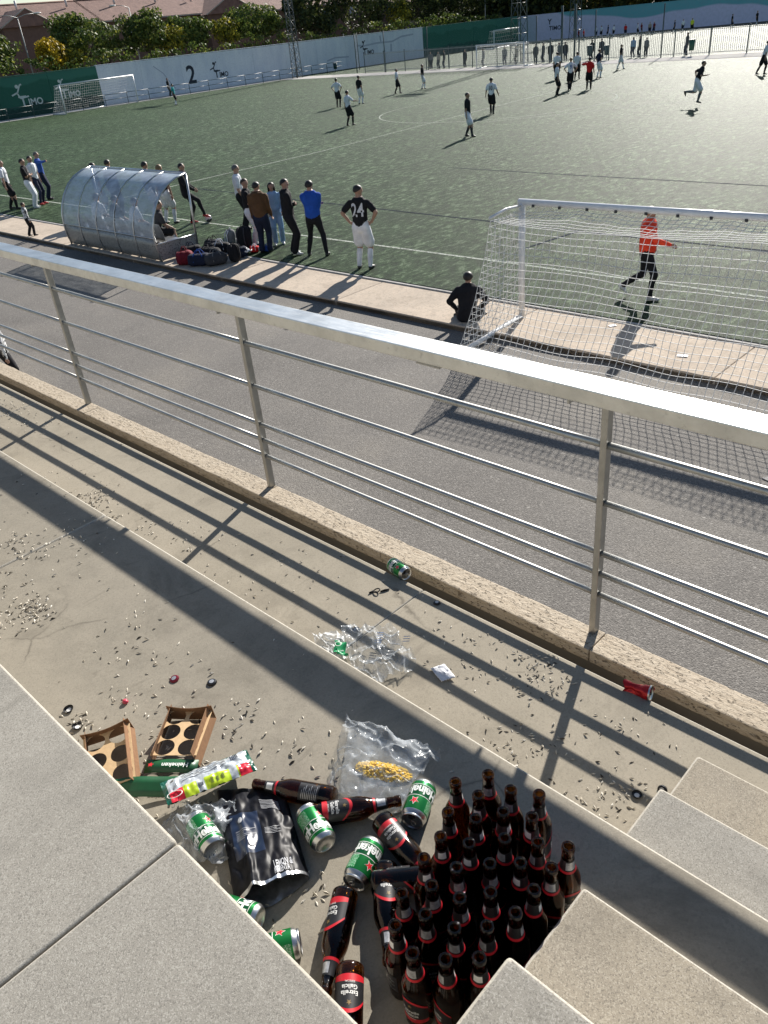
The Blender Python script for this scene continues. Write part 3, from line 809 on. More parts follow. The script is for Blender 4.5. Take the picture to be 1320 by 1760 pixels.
# players on the pitch
PL = 'players spread over the pitch'
person('white-shirted player standing beside the black-shirted one left of the centre circle', -45.4, 42.7, -20, 1.80, top='white', bcol='black', sock='black', vox=V2, group=PL, hands=HIPS)
person('white-shirted player with one arm stretched out in front of the centre circle', -35.6, 34.2, 5, 1.78, top='white', bcol='black', sock='black', vox=V2, group=PL, hands=((-.28, .0, .8), (.60, .25, 1.22, (0, 0, -1))), feet=((-.1, -.1, 0), (.14, .12, 0)), number='4')
person('black-shirted player in white shorts left of the centre circle', -44.7, 44.2, 0, 1.80, top='black', bcol='white', sock='white', vox=V2, group=PL, feet=((-.14, 0, 0), (.16, .05, 0)))
person('white-shirted player walking left of the long pylon shadow', -46.9, 50.5, 40, 1.70, top='white', bcol='black', sock='black', vox=V2, group=PL, feet=((-.1, -.2, 0), (.1, .2, 0)), hands=((-.33, -.05, .9), (.36, .1, .92)))
person('black-shirted player in white shorts standing in the long pylon shadow', -46.9, 53.5, 60, 1.72, top='black', bcol='white', sock='white', vox=V2, group=PL, feet=((-.1, -.12, 0), (.12, .15, 0)))
person('black-shirted player in white shorts and dark socks walking in midfield', -24.7, 31.1, 70, 1.80, top='black', bcol='white', sock='dgrey', vox=0.02, group=PL, feet=((-.1, -.14, 0), (.12, .22, 0)))
person('white-shirted player with number 10 on the back in midfield', -29.0, 38.6, -25, 1.76, top='white', bcol='black', sock='black', vox=0.02, group=PL, number='10', numcol='dgrey', hands=((-.32, .05, .9), (.36, .12, .94)), feet=((-.06, .12, 0), (.1, -.08, 0)))
person('rearmost white-shirted player of the cluster round the referee', -36.8, 57.0, -30, 1.80, top='white', bcol='black', sock='black', vox=V2, group=PL)
person('white-shirted player with blue sleeve nearest to us in the cluster by the referee', -30.2, 46.8, 45, 1.78, top='white', bcol='black', sock='black', vox=0.022, group=PL, number='7', numcol='royal')
person('white-shirted player with number 9 seen from behind beside the referee', -31.0, 49.6, -35, 1.82, top='white', bcol='black', sock='black', vox=0.022, group=PL, number='9', numcol='royal', hands=HIPS, hair='fair', feet=((-.1, 0, 0), (.02, -.03, 0)))
person('white-shirted player walking away behind the number 9', -34.8, 56.5, -10, 1.76, top='white', bcol='black', sock='black', vox=V2, group=PL, feet=((-.1, -.1, 0), (.1, .2, 0)))
person('referee in red shirt and black shorts holding a hand to his head', -29.65, 49.6, -30, 1.80, top='red', bcol='black', sock='black', vox=0.022, hands=((-.22, .12, 1.50, (-1, 0, -.3)), (.3, .02, .82)))
person('player in dark shirt and white shorts just behind the referee', -33.4, 57.1, 30, 1.82, top='navy', bcol='white', sock='white', vox=V2, group=PL, feet=((-.16, 0, 0), (.16, .05, 0)), hands=HIPS)
person('dark-shirted player in white shorts striding near the fence', -35.3, 63.6, 70, 1.70, top='black', bcol='white', sock='white', vox=V2, group=PL, feet=((-.1, -.28, 0), (.1, .26, 0)))
person('player in black shirt and white shorts running, both feet off the ground', -18.5, 40.6, 62, 1.80, z=0.16, top='black', bcol='white', sock='grey', vox=0.020, group=PL, lean=(0, .16), hcut='cropped',
       feet=((-.1, -.46, .42, 70, 0), (.1, .10, 0.02, 12)), hands=((-.26, -.06, 1.06, (-.4, -1, 0)), (.24, .36, 1.16, (.4, -1, 0))))
person('player in white shirt and black shorts at the right edge of the picture', -21.2, 55.3, 60, 1.82, top='white', bcol='black', sock='black', vox=V2, group=PL, lean=(0, .1), feet=((-.1, -.3, 0), (.1, .1, 0)), number='8', numcol='royal')
person('far goalkeeper in teal shirt walking across the goal mouth at left', -70.8, 46.0, 55, 1.76, top='teal', bcol='black', sock='white', vox=V2, feet=((-.08, -.08, 0), (.08, .1, 0)))
person('person in black leaning on the railing before the white wall', -84.3, 54.3, 60, 1.76, top='black', sleeve='long', bottom='long', bcol='black', vox=V3, z=0.03)
SP = 'spectators standing along the far fence'
far_people = [(-63.9, 74.4, 1.66, 'grey', 'leftmost spectator in grey behind the far fence'), (-62.9, 74.5, 1.62, 'beige', 'second spectator in beige from the left end of the far fence'), (-62.2, 74.6, 1.72, 'black', 'spectator in black, third from the left behind the far fence'),
 (-59.2, 74.4, 1.66, 'black', 'lone spectator in black between the tall net posts and the far goal'), (-56.6, 74.1, 1.62, 'grey', 'spectator seen through the left part of the far goal net'),
 (-54.3, 74.6, 1.68, 'grey', 'spectator seen through the middle of the far goal net'), (-53.2, 75.0, 1.66, 'beige', 'beige spectator beyond the right half of the far goal'),
 (-51.0, 75.2, 1.66, 'dgrey', 'first dark spectator right of the far goal'), (-50.2, 75.3, 1.70, 'dgrey', 'second dark spectator right of the far goal'), (-49.3, 75.2, 1.70, 'black', 'third spectator right of the far goal, in black'),
 (-48.4, 75.3, 1.64, 'grey', 'fourth spectator right of the far goal, half hidden'), (-47.7, 75.3, 1.66, 'black', 'spectator in black just left of a fence post'),
 (-45.0, 75.6, 1.66, 'black', 'spectator in black behind the referee group'), (-44.0, 75.6, 1.70, 'dgrey', 'spectator in dark grey beside the bin behind the referee group'),
 (-40.9, 75.8, 1.62, 'ltblue', 'spectator in light blue jacket behind the palisade'), (-40.1, 75.5, 1.70, 'black', 'spectator in black jacket beside the light blue one'), (-39.4, 75.4, 1.55, 'grey', 'smaller spectator in grey right of the black jacket'),
 (-35.1, 74.3, 1.74, 'dgrey', 'lone dark spectator between two bins at the right of the fence')]
for i, (x, y, h, c, lb) in enumerate(far_people):
    person(lb, x, y, (150+i*37 % 80), h, top=c, sleeve='long', bottom='long', bcol=('black', 'dgrey', 'navy')[i % 3], vox=V3, group=SP, jacket=True, feet=((-.1-.03*(i % 3), 0, 0), (.1, .04, 0)))
KD = 'young players on the second pitch'
kids = [(-69.5, 113, 'maroon', 'young player in maroon by the light pylon'), (-68.4, 112.5, 'red', 'young player in red beside the maroon one by the pylon'), (-71.5, 121, 'white', 'first young player in white on the second pitch, from the left'),
 (-70.6, 121, 'white', 'second young player in white on the second pitch'), (-69.8, 121.5, 'navy', 'young player in navy between the whites on the second pitch'), (-68.0, 120, 'white', 'young player in white left of the red one'),
 (-65.6, 119, 'red', 'young player in red at the middle of the second pitch'), (-64.0, 119.5, 'white', 'pale young player right of the one in red'), (-63.3, 119.3, 'maroon', 'young player in maroon, left of the pair of fence posts'),
 (-62.2, 119.6, 'beige', 'young player in pale top beside the fence posts'), (-61.5, 119.5, 'maroon', 'young player in maroon just left of the fence posts'), (-58.0, 118.5, 'navy', 'young player in navy right of the fence posts'),
 (-57.2, 119.3, 'white', 'young player in white right of the one in navy'), (-54.6, 116.5, 'yellow', 'young player in yellow shirt on the second pitch'), (-50.6, 119.5, 'black', 'person in black by the far teal wall'), (-49.2, 124, 'black', 'person in black near the far right wall corner')]
for i, (x, y, c, lb) in enumerate(kids):
    person(lb, x, y, 30+i*53 % 360, 1.5 if i < 13 else 1.62, z=-0.01, top=c, bcol='black' if i % 2 else 'navy', sock='white', vox=V3, group=KD, feet=((-.1, -.12, 0), (.1, .14, 0)))
finish_people()
# ------------------------------------------------------------------ dugout
def m_poly():
    t = NT('scratched_polycarbonate')
    n = t.noise(3.0, 4, 0.6, t.coord('Object', (1, 1, 2.5)))
    tr = t.new('ShaderNodeBsdfTransparent'); tr.inputs[0].default_value = (0.80, 0.86, 0.92, 1)
    t.set(Base_Color=(0.56, 0.62, 0.68), Roughness=0.2)
    lw = t.new('ShaderNodeLayerWeight'); lw.inputs[0].default_value = 0.35
    f = t.math('ADD', t.math('MULTIPLY', lw.outputs['Facing'], 0.45), t.math('MULTIPLY', t.ramp(n, [(0.35, (0.30,)*3), (0.7, (0.68,)*3)]), 1.0), True)
    mx = t.new('ShaderNodeMixShader'); t.link(f, mx.inputs[0]); t.link(tr.outputs[0], mx.inputs[1]); t.link(t.b.outputs[0], mx.inputs[2]); t.link(mx.outputs[0], t.out.inputs[0])
    return t.m
M_POLY = m_poly()
def m_perf():
    t = NT('perforated_sheet')
    v = t.voro(1, t.coord('Object', (30, 30, 30)))
    t.set(Base_Color=t.ramp(v, [(0.25, (0.03, 0.03, 0.03)), (0.36, (0.42, 0.41, 0.39))]), Metallic=0.5, Roughness=0.5)
    return t.m
M_PERF = m_perf()
dg_prof = [(10.97, 0.0), (10.90, 0.35), (10.90, 0.60), (10.93, 0.85), (11.02, 1.12), (11.17, 1.38), (11.38, 1.62), (11.62, 1.79), (11.90, 1.90), (12.22, 1.955)]
dug = thing('team_dugout', 'team dugout with a curved see-through canopy and grey sheet back on the walkway', 'dugout', (-19.0, 10.95, ZW))
DL = 4.95
def dpt(i_y, z, x): return (x, i_y-10.95, z-ZW*0)
# lower sheet
q = MB(); q.grid(lambda u, v: dpt(*[(10.965, 0.03), (10.93, .2), (10.902, .4), (10.902, .58)][int(round(v*3))], -DL*u), 10, 3); 
o = q.build('back_sheet', M_PERF, dug); md = o.modifiers.new('s', 'SOLIDIFY'); md.thickness = 0.012
# canopy panes between ribs
def prof_at(t):
    P = dg_prof[2:]; f = t*(len(P)-1); i = min(int(f), len(P)-2); f -= i
    return (P[i][0]*(1-f)+P[i+1][0]*f, P[i][1]*(1-f)+P[i+1][1]*f)
RX = [-DL*i/5 for i in range(6)]
for i in range(5):
    q = MB(); q.grid(lambda u, v: (RX[i]-0.02+(RX[i+1]-RX[i]+0.04)*u+0, prof_at(v)[0]-10.95+0.012, prof_at(v)[1]), 2, 16)
    q.build('canopy_pane', M_POLY, dug)
for i in range(6):
    q = MB(); q.tube([(RX[i], p[0]-10.95-0.006, p[1]) for p in dg_prof], 0.026 if i in (0, 5) else 0.015, 8); q.build('rib', M_ALU, dug)
q = MB(); q.tube([(0.02, 12.22-10.95, 1.955), (-DL-0.02, 12.22-10.95, 1.955)], 0.03, 8); q.build('front_beam', M_ALU, dug)
q = MB(); q.tube([(0, 10.90-10.95, 0.60), (-DL, 10.90-10.95, 0.60)], 0.018, 8); q.build('back_beam', M_ALU, dug)
for X in (0, -DL):
    q = MB(); q.tube([(X, 1.26, 1.95), (X, 1.18, 0.0)], 0.028, 8); q.build('front_post', M_ALU, dug)
    q = MB(); q.tube([(X, 1.20, 0.45), (X, 0.0, 0.45)], 0.02, 8); q.build('side_bar', M_ALU, dug)
    q = MB(); q.poly([(X, 0.0, 0.03), (X, 1.16, 0.03), (X, 1.18, 0.44), (X, -0.03, 0.44)]); o = q.build('side_panel', M_PERF, dug)
    md = o.modifiers.new('s', 'SOLIDIFY'); md.thickness = 0.008
q = MB(); q.box(-DL+0.05, -0.05, 0.35, 0.75, 0.40, 0.44)
for k in range(5): q.box(-DL+0.3+k*1.08, -DL+0.34+k*1.08, 0.4, 0.7, 0.0, 0.40)
q.build('bench', M_ALU, dug)
for k in range(8):
    q = MB(); q.grid(lambda u, v: (-DL+0.35+k*0.6+0.42*(u-0.5), 0.36-0.10*v*v+0.42*(1-v)**2*0, 0.45+0.42*v), 4, 5)
    o = q.build('seat_shell', CL['grey'], dug); md = o.modifiers.new('s', 'SOLIDIFY'); md.thickness = 0.02

# ------------------------------------------------------------------ balls
def m_ball():
    t = NT('football_panels'); v = t.voro(7.5, out='Color'); s = t.new('ShaderNodeSeparateColor'); t.link(v, s.inputs[0])
    t.set(Base_Color=t.ramp(s.outputs[0], [(0.35, (0.7, 0.7, 0.7)), (0.40, (0.05, 0.05, 0.06))], 'CONSTANT'), Roughness=0.4); return t.m
q = MB(); q.ball((0, 0, 0), 0.11, 0, 3)
ln = MB.build
q.build('football', m_ball(), None, (-21.83, 14.52, 0.11), label="football held under the raised foot of the man in the black jacket", cat='ball')

# ------------------------------------------------------------------ bags
def duffel(label, x, y, rz, L, r, col, trim, z=ZW, tilt=0.0, group='sports bags heaped beside the dugout'):
    root = thing('sports_bag', label, 'bag', (x, y, z), (0, tilt, rz), group)
    q = MB(); seed = rnd.random()*50
    def fn(u, v):
        a = 2*PI*v; s = (u-0.5)*2
        e = (1-abs(s)**5)**0.35 if abs(s) < 1 else 0.0
        e = max(e, 0.02)
        k = 1+0.10*noise.noise(Vector((s*3, math.cos(a)*1.6+seed, math.sin(a)*1.6)))
        sx = math.copysign(abs(math.cos(a))**0.75, math.cos(a)); sz = math.copysign(abs(math.sin(a))**0.75, math.sin(a))
        return (s*L/2, r*1.0*e*k*sx, max(0.004, r*0.88+r*0.88*e*k*sz))
    q.grid(fn, 16, 18); bmesh.ops.remove_doubles(q.bm, verts=q.bm.verts, dist=0.0005)
    q.build('bag_body', CL[col], root)
    q = MB()
    q.tube([(s*L/2*0.9, 0.0, r*1.79*(1-abs(s)**5*0.5)) for s in (-1, -.6, -.2, .2, .6, 1)], 0.006, 5); q.build('zip', CL[trim], root)
    for sg in (-1, 1):
        q = MB(); q.tube([(-L*.2, sg*r*0.98, r*0.7), (-L*.18, sg*r*0.75, r*1.6), (-L*.08, sg*r*.45, r*2.25), (L*.08, sg*r*.42, r*2.25), (L*.18, sg*r*.75, r*1.6), (L*.2, sg*r*0.98, r*0.7)], 0.011, 6)
        q.build('handle', CL[trim], root)
    q = MB(); q.ball((L*0.48, 0, r*0.85), r*0.55, 0, 2, (0.35, 1, 1)); q.build('end_pocket', CL[trim], root)
    return root
def backpack(label, x, y, rz, h, col, trim, z=ZW, group='sports bags heaped beside the dugout'):
    root = thing('backpack', label, 'backpack', (x, y, z), (R_(-8), 0, rz), group)
    q = MB(); seed = rnd.random()*30
    def fn(u, v):
        a = 2*PI*v; zz = u; e = max(0.02, (1-abs(2*zz-1)**4)**0.4); k = 1+.08*noise.noise(Vector((zz*4, math.cos(a)+seed, math.sin(a))))
        return (h*.34*e*k*math.copysign(abs(math.cos(a))**.7, math.cos(a)), h*.22*e*k*math.copysign(abs(math.sin(a))**.7, math.sin(a)), max(.004, h*zz))
    q.grid(fn, 14, 18); bmesh.ops.remove_doubles(q.bm, verts=q.bm.verts, dist=0.0005); q.build('bag_body', CL[col], root)
    q = MB(); q.ball((0, h*.22, h*.32), h*.22, 0, 2, (1, .45, 1)); q.build('front_pocket', CL[trim], root)
    for sg in (-1, 1):
        q = MB(); q.tube([(sg*h*.12, -h*.18, h*.92), (sg*h*.17, -h*.30, h*.7), (sg*h*.18, -h*.27, h*.35), (sg*h*.22, -h*.16, h*.12)], 0.014, 6); q.build('strap', CL[trim], root)
    q = MB(); q.tube([(-.04, -h*.05, h*.97), (-.03, -h*.05, h*1.05), (.03, -h*.05, h*1.05), (.04, -h*.05, h*.97)], 0.009, 6); q.build('top_loop', CL[trim], root)
    return root
duffel('round dark red sports bag at the near corner of the heap', -18.12, 11.12, 0.9, 0.46, 0.19, 'maroon', 'maroon')
duffel('dark blue sports bag just right of the red one', -17.62, 11.22, 0.7, 0.62, 0.17, 'navy', 'royal')
duffel('black sports bag with grey end at the right front of the heap', -17.25, 11.45, 1.3, 0.58, 0.17, 'dgrey', 'grey')
duffel('long black sports bag lying behind the dark blue one', -17.95, 11.75, 0.35, 0.66, 0.17, 'black', 'dgrey')
duffel('black sports bag tucked against the dugout side', -18.60, 11.65, 1.2, 0.55, 0.17, 'black', 'navy')
duffel('black sports bag with white trim in the middle of the heap', -18.15, 12.25, 0.8, 0.55, 0.16, 'black', 'white')
duffel('dark grey sports bag at the back of the heap', -18.75, 12.45, 0.2, 0.5, 0.15, 'dgrey', 'black')
duffel('black sports bag under the dugout canopy end', -19.35, 12.0, 0.4, 0.5, 0.16, 'black', 'grey')
duffel('navy sports bag at the right back of the heap', -17.3, 12.2, 0.9, 0.5, 0.15, 'navy', 'dgrey')
backpack('tall black backpack standing at the back right of the heap', -17.75, 12.75, 0.4, 0.62, 'black', 'dgrey')
backpack('black backpack leaning at the right end of the heap', -16.98, 11.85, 1.2, 0.46, 'black', 'black')
backpack('grey and white backpack in the middle of the heap', -18.35, 12.75, -0.3, 0.5, 'grey', 'white')
duffel('small red bag on the turf edge right of the heap', -17.2, 12.65, 0.6, 0.26, 0.09, 'red', 'white', z=0)
duffel('small bright blue bag right of the small red bag', -16.95, 12.85, 0.2, 0.24, 0.08, 'royal', 'royal', z=0)
q = MB()
q.grid(lambda u, v: (0.30*(u-.5)+.03*noise.noise(Vector((u*5, v*5, 2))), 0.22*(v-.5), 0.02+0.10*math.exp(-((u-.5)**2+(v-.5)**2)*9)+0.05*noise.noise(Vector((u*6, v*6, 0)))), 12, 10)
o = q.build('folded_jersey', CL['white'], None, (-17.2, 12.35, 0.12+ZW), label='crumpled white jersey lying on top of the bags at the right end', cat='jersey'); o.modifiers.new('s', 'SOLIDIFY').thickness = 0.015

# ------------------------------------------------------------------ goals
M_GOAL = mat('white_goal_paint', (0.72, 0.73, 0.74), 0.32, nscale=8, var=0.06)
M_NET = mat('white_net_cord', (0.80, 0.80, 0.78), 0.8)
def goal(label, pA, pB, Hh, r, depth_top, depth_bot, cell, cord, back, zb=0.0, clips=True, zback=0.0, rn=4, group=None):
    """goal from post A to post B on the ground; back = unit vector from the mouth to the rear of the net"""
    A, Bp, N = Vector((*pA, 0)), Vector((*pB, 0)), Vector((*back, 0))
    root = thing('football_goal', label, 'goal', (pA[0], pA[1], zb), group=group)
    U = (Bp-A); W = U.length; U = U/W
    P = lambda u, n, z: U*u+N*n+Vector((0, 0, z))
    for u in (0, W):
        q = MB(); q.tube([P(u, 0, 0), P(u, 0, Hh)], r, 12); q.build('goal_post', M_GOAL, root)
        q = MB(); q.tube([P(u, 0, 0.03), P(u, depth_bot, 0.03+zback)], r*0.8, 8); q.build('base_bar', M_GOAL, root)
        q = MB(); q.tube([P(u, 0, Hh-r), P(u, depth_top*0.5, Hh-0.02), P(u, depth_top, Hh-0.07)], r*0.42, 6); q.build('net_arm', M_GOAL, root)
    q = MB(); q.tube([P(-r, 0, Hh), P(W+r, 0, Hh)], r, 12); q.build('crossbar', M_GOAL, root)
    q = MB(); q.tube([P(0, depth_bot, 0.03+zback), P(W, depth_bot, 0.03+zback)], r*0.8, 8); q.build('rear_bar', M_GOAL, root)
    q = MB(); nn = MB()
    # net: profile of the back panel, then the two sides
    prof = [(0.0, Hh-r)]
    k = 6
    for i in range(1, k+1): prof.append((depth_top*i/k, Hh-r-0.07*(i/k)-0.04*math.sin(PI*i/k)))
    nb = 14
    for i in range(1, nb+1):
        t = i/nb
        prof.append((depth_top+(depth_bot-depth_top)*(t**1.5), (Hh-0.11)*(1-t)+(0.06+zback)*t))
    ds = [0]
    for a, c in zip(prof[:-1], prof[1:]): ds.append(ds[-1]+math.hypot(c[0]-a[0], c[1]-a[1]))
    def at(s):
        s = min(s, ds[-1]-1e-6)
        for i in range(len(ds)-1):
            if s <= ds[i+1]:
                f = (s-ds[i])/(ds[i+1]-ds[i]); return prof[i][0]*(1-f)+prof[i+1][0]*f, prof[i][1]*(1-f)+prof[i+1][1]*f
    nv = max(3, int(round(ds[-1]/cell))); nu = max(3, int(round(W/cell)))
    cp = clips and cell < 0.2
    def pt(i, j):
        s = ds[-1]*j/nv; n_, z_ = at(s); u = W*i/nu
        wv = noise.noise(Vector((u*0.8, s*1.1, 3.3))); w2 = noise.noise(Vector((u*2.2, s*2.0, 9.1)))
        sag = 0.05*math.sin(PI*i/nu)*math.sin(PI*min(1, j/nv*1.2))
        hang = 0.045*abs(math.sin(PI*u/0.6))*math.exp(-s*2.2)
        return P(u+0.04*w2, n_+0.07*wv-sag*0.5, max(z_-0.06*wv-sag-hang, 0.012 if z_ < .3 and zback == 0 else z_-.2) if j not in (0, nv) else z_-hang*0.0)
    G = [[pt(i, j) for j in range(nv+1)] for i in range(nu+1)]
    for i in range(nu+1):
        q.tube(G[i], cord, 3, cap=False)
    for j in range(1, nv+1):
        q.tube([G[i][j] for i in range(nu+1)], cord, 3, cap=False)
    # sides
    for u, col in ((0, 0), (W, nu)):
        for j in range(1, nv+1):
            e = G[col][j]; z = e.z; n_ = e.dot(N)
            st = P(u, 0, min(z, Hh-r))
            m = st.lerp(e, 0.5)+Vector((0, 0, -0.03))+U*0.03*noise.noise(Vector((j*.7, u, 1)))
            q.tube([st, m, e], cord, 3, cap=False)
        m_ = int(depth_bot/cell)
        for i in range(1, m_+1):
            n_ = depth_bot*i/(m_+1); top = Hh-r-0.05
            if n_ > depth_top:
                for s in range(len(prof)-1):
                    if prof[s][0] <= n_ <= prof[s+1][0]:
                        f = (n_-prof[s][0])/max(1e-6, prof[s+1][0]-prof[s][0]); top = prof[s][1]*(1-f)+prof[s+1][1]*f
            L = [P(u, n_+0.03*noise.noise(Vector((n_*3, z*3, u))), z) for z in [top*(1-k/6)+(0.05+zback*n_/depth_bot)*k/6 for k in range(7)]]
            q.tube(L, cord, 3, cap=False)
    q.build('net', M_NET, root, fix=False, kind='stuff')
    if cp:
        for i in range(int(W/0.5)):
            q = MB(); q.box(-0.02, 0.02, -0.012, 0.012, -0.02, 0.02); c = P(0.25+i*0.5, r*0.9, Hh-r*0.8)
            q.build('net_clip', CL['dgrey'], root, loc=c)
    return root
goal('white small-sided goal standing on the walkway with its net towards the stand', (-8.20, 11.72), (-2.2, 11.95), 2.0, 0.055, 0.95, 1.95, 0.115, 0.0050, (0.03, -1), zb=ZW, zback=-0.10)
goal('white full-size goal at the far left end of the pitch', (-81.3, 40.4), (-83.2, 49.6), 2.50, 0.06, 0.8, 2.0, 0.24, 0.007, (-0.98, -0.2), clips=False)
goal('white small-sided goal standing before the far fence', (-55.3, 71.3), (-49.7, 71.3), 2.0, 0.05, 0.8, 1.6, 0.20, 0.006, (0, 1), zb=0.02, clips=False)
goal('white goal on the second pitch glinting in the sun', (-80.5, 108), (-80.5, 114), 2.3, 0.09, 0.8, 1.6, 0.5, 0.008, (-1, 0), clips=False)
# ------------------------------------------------------------------ left wall
def m_paint(name, col, col2, streak=0.35):
    t = NT(name); n = t.noise(0.9, 5, 0.6, t.coord('Object', (1, 1, 0.35))); n2 = t.noise(6, 4, 0.6)
    c = t.ramp(n, [(0.35, col2), (0.6, col)])
    c = t.mix(t.math('MULTIPLY', t.ramp(n2, [(0.3, (1,)*3), (0.5, (0,)*3)]), streak), c, tuple(x*0.6 for x in col))
    t.set(Base_Color=c, Roughness=0.8); return t.m
M_WWALL = m_paint('white_painted_wall', (0.82, 0.84, 0.88), (0.70, 0.73, 0.80))
M_GWALL = m_paint('green_painted_wall', (0.015, 0.105, 0.062), (0.012, 0.075, 0.048))
M_DGREEN = m_paint('dark_green_stain', (0.008, 0.045, 0.028), (0.008, 0.045, 0.028))
M_INK = mat('dark_wall_lettering', (0.03, 0.035, 0.05), 0.8); M_CHALK = mat('white_wall_lettering', (0.6, 0.66, 0.62), 0.8)
XW = -86.3
def wall(name, label, m, y0, y1, h, x=XW):
    root = thing(name, label, 'wall', (x, y0, 0))
    n = max(1, int(round((y1-y0)/5.2))); d = (y1-y0)/n
    for i in range(n):
        q = MB(); q.box(-0.25, 0, d*i+0.02, d*(i+1)-0.02, 0, h+rnd.uniform(-.015, .015)); q.build('wall_panel', m, root)
        q = MB(); q.box(-0.2, -0.03, d*(i+1)-0.021, d*(i+1)+0.021, 0, h-0.02); q.build('joint', m, root)
    q = MB(); q.box(-0.29, 0.04, 0, y1-y0, h+0.02, h+0.09); q.build('coping', m, root)
    return root
def m_greenband():
    t = NT('two_tone_green_wall'); n = t.noise(0.35, 3, 0.5)
    s = t.new('ShaderNodeSeparateXYZ'); t.link(t.tc.outputs['Object'], s.inputs[0])
    w = t.math('ADD', s.outputs[2], t.math('MULTIPLY', n, 1.6))
    n2 = t.noise(5, 4)
    c = t.ramp(w, [(0.0, (0.007, 0.035, 0.028)), (1.0, (0.02, 0.13, 0.085))])
    r = t.new('ShaderNodeMapRange'); r.inputs[1].default_value = 1.75; r.inputs[2].default_value = 1.95; t.link(w, r.inputs[0])
    c = t.mix(r.outputs[0], (0.008, 0.045, 0.034), (0.018, 0.115, 0.075))
    r2 = t.new('ShaderNodeMapRange'); r2.inputs[1].default_value = 3.55; r2.inputs[2].default_value = 3.75; t.link(w, r2.inputs[0])
    c = t.mix(r2.outputs[0], c, (0.04, 0.17, 0.12))
    c = t.mix(t.math('MULTIPLY', t.ramp(n2, [(0.35, (1,)*3), (0.6, (0,)*3)]), 0.25), c, (0.05, 0.14, 0.11))
    t.set(Base_Color=c, Roughness=0.8); return t.m
gw = wall('painted_wall', 'green painted wall with two white signs behind the left goal', m_greenband(), 20, 47.4, 3.55)
ww = wall('painted_wall', 'long white painted wall along the street on the left', M_WWALL, 47.4, 99.0, 3.62)
g2 = wall('painted_wall', 'green section of wall behind the tall net posts', m_greenband(), 99.0, 122.3, 3.62)
def wall_text(parent, s, y, z, size, m, name='sign_lettering', bold=0.0):
    q = MB(); text_mesh(q, s, size, lambda a, c: (0.012, y+a-parent.location.y, z+c), bold=bold)
    return q.build(name, m, parent, fix=False)
def timo(parent, y, z, s, m):
    wall_text(parent, 'T', y-.95*s, z+.12*s, 1.15*s, m, bold=0.02); wall_text(parent, 'IMO', y+.15*s, z, .72*s, m, bold=0.02)
    q = MB(); yy = y-parent.location.y-1.25*s
    q.lathe([(0.15*s, 0), (0.15*s, 0.01)], 12, mtx=Matrix.Translation((0.012, yy+0.05*s, z+1.25*s)) @ Matrix.Rotation(PI/2, 4, 'Y'))
    for pts in ([(-0.55, .62), (0.0, .80), (.35, 1.35), (.52, 1.38)], [(-.05, .8), (.12, .35), (.9, .45)]):
        for a, c in zip(pts[:-1], pts[1:]):
            d = Vector((c[0]-a[0], c[1]-a[1])).normalized()*0.06*s; nrm = Vector((-d.y, d.x))
            q.poly([(0.013, yy+a[0]*s+nrm.x, z+a[1]*s+nrm.y), (0.013, yy+c[0]*s+nrm.x, z+c[1]*s+nrm.y), (0.013, yy+c[0]*s-nrm.x, z+c[1]*s-nrm.y), (0.013, yy+a[0]*s-nrm.x, z+a[1]*s-nrm.y)])
    q.build('sign_figure', m, parent, fix=False)
timo(gw, 39.9, 1.25, 1.15, M_CHALK); timo(gw, 44.2, 1.45, 1.0, M_CHALK)
timo(ww, 63.3, 1.35, 0.95, M_INK); timo(ww, 88.0, 1.55, 1.0, M_INK)
wall_text(ww, '2', 58.9, 1.75, 2.5, M_INK, bold=0.05)
q = MB()
for pts, w in (([(85.6, 2.5), (87, 2.35), (89.5, 2.5), (92.5, 2.45), (94.5, 2.9), (97, 3.0)], .1), ([(80.0, 1.2), (81.5, 1.45), (84, 1.35)], .08), ([(92.2, 1.3), (92.3, 2.2)], .16), ([(54.2, 3.0), (55.3, 2.2), (56.0, 1.2), (56.5, .6)], .05), ([(90.2, 3.3), (90.3, 2.6)], .14)):
    for a, c in zip(pts[:-1], pts[1:]):
        d = Vector((c[0]-a[0], c[1]-a[1])).normalized()*w; n_ = Vector((-d.y, d.x)); o_ = ww.location.y
        q.poly([(0.010, a[0]-o_+n_.x, a[1]+n_.y), (0.010, c[0]-o_+n_.x, c[1]+n_.y), (0.010, c[0]-o_-n_.x, c[1]-n_.y), (0.010, a[0]-o_-n_.x, a[1]-n_.y)])
q.build('faded_scribble', mat('faded_ink', (0.48, 0.50, 0.58), 0.8), ww, fix=False)

# far wall of the second pitch, painted lilac below a teal sweep
def m_mural():
    t = NT('lilac_and_teal_wall'); s = t.new('ShaderNodeSeparateXYZ'); t.link(t.tc.outputs['Object'], s.inputs[0])
    n = t.noise(0.07, 2, 0.5); n2 = t.noise(2.5, 4)
    w = t.math('ADD', t.math('MULTIPLY', n, 5.0), t.math('MULTIPLY', s.outputs[0], 0.045))
    w = t.math('SUBTRACT', s.outputs[2], t.math('SUBTRACT', 6.3, w))
    r = t.new('ShaderNodeMapRange'); r.inputs[1].default_value = -0.1; r.inputs[2].default_value = 0.15; t.link(w, r.inputs[0])
    c = t.mix(r.outputs[0], (0.62, 0.62, 0.78), (0.14, 0.42, 0.46))
    c = t.mix(t.math('MULTIPLY', t.ramp(n2, [(0.35, (1,)*3), (0.6, (0,)*3)]), 0.2), c, (0.3, 0.33, 0.4))
    t.set(Base_Color=c, Roughness=0.8); return t.m
M_MUR = m_mural()
fw_a, fw_b = Vector((-90.5, 122.6, 0)), Vector((-20, 143.5, 0)); fd = fw_b-fw_a; FL = fd.length
fwr = thing('painted_wall', 'long lilac wall with a teal painted sweep beyond the second pitch', 'wall', fw_a, (0, 0, math.atan2(fd.y, fd.x)))
n = 14
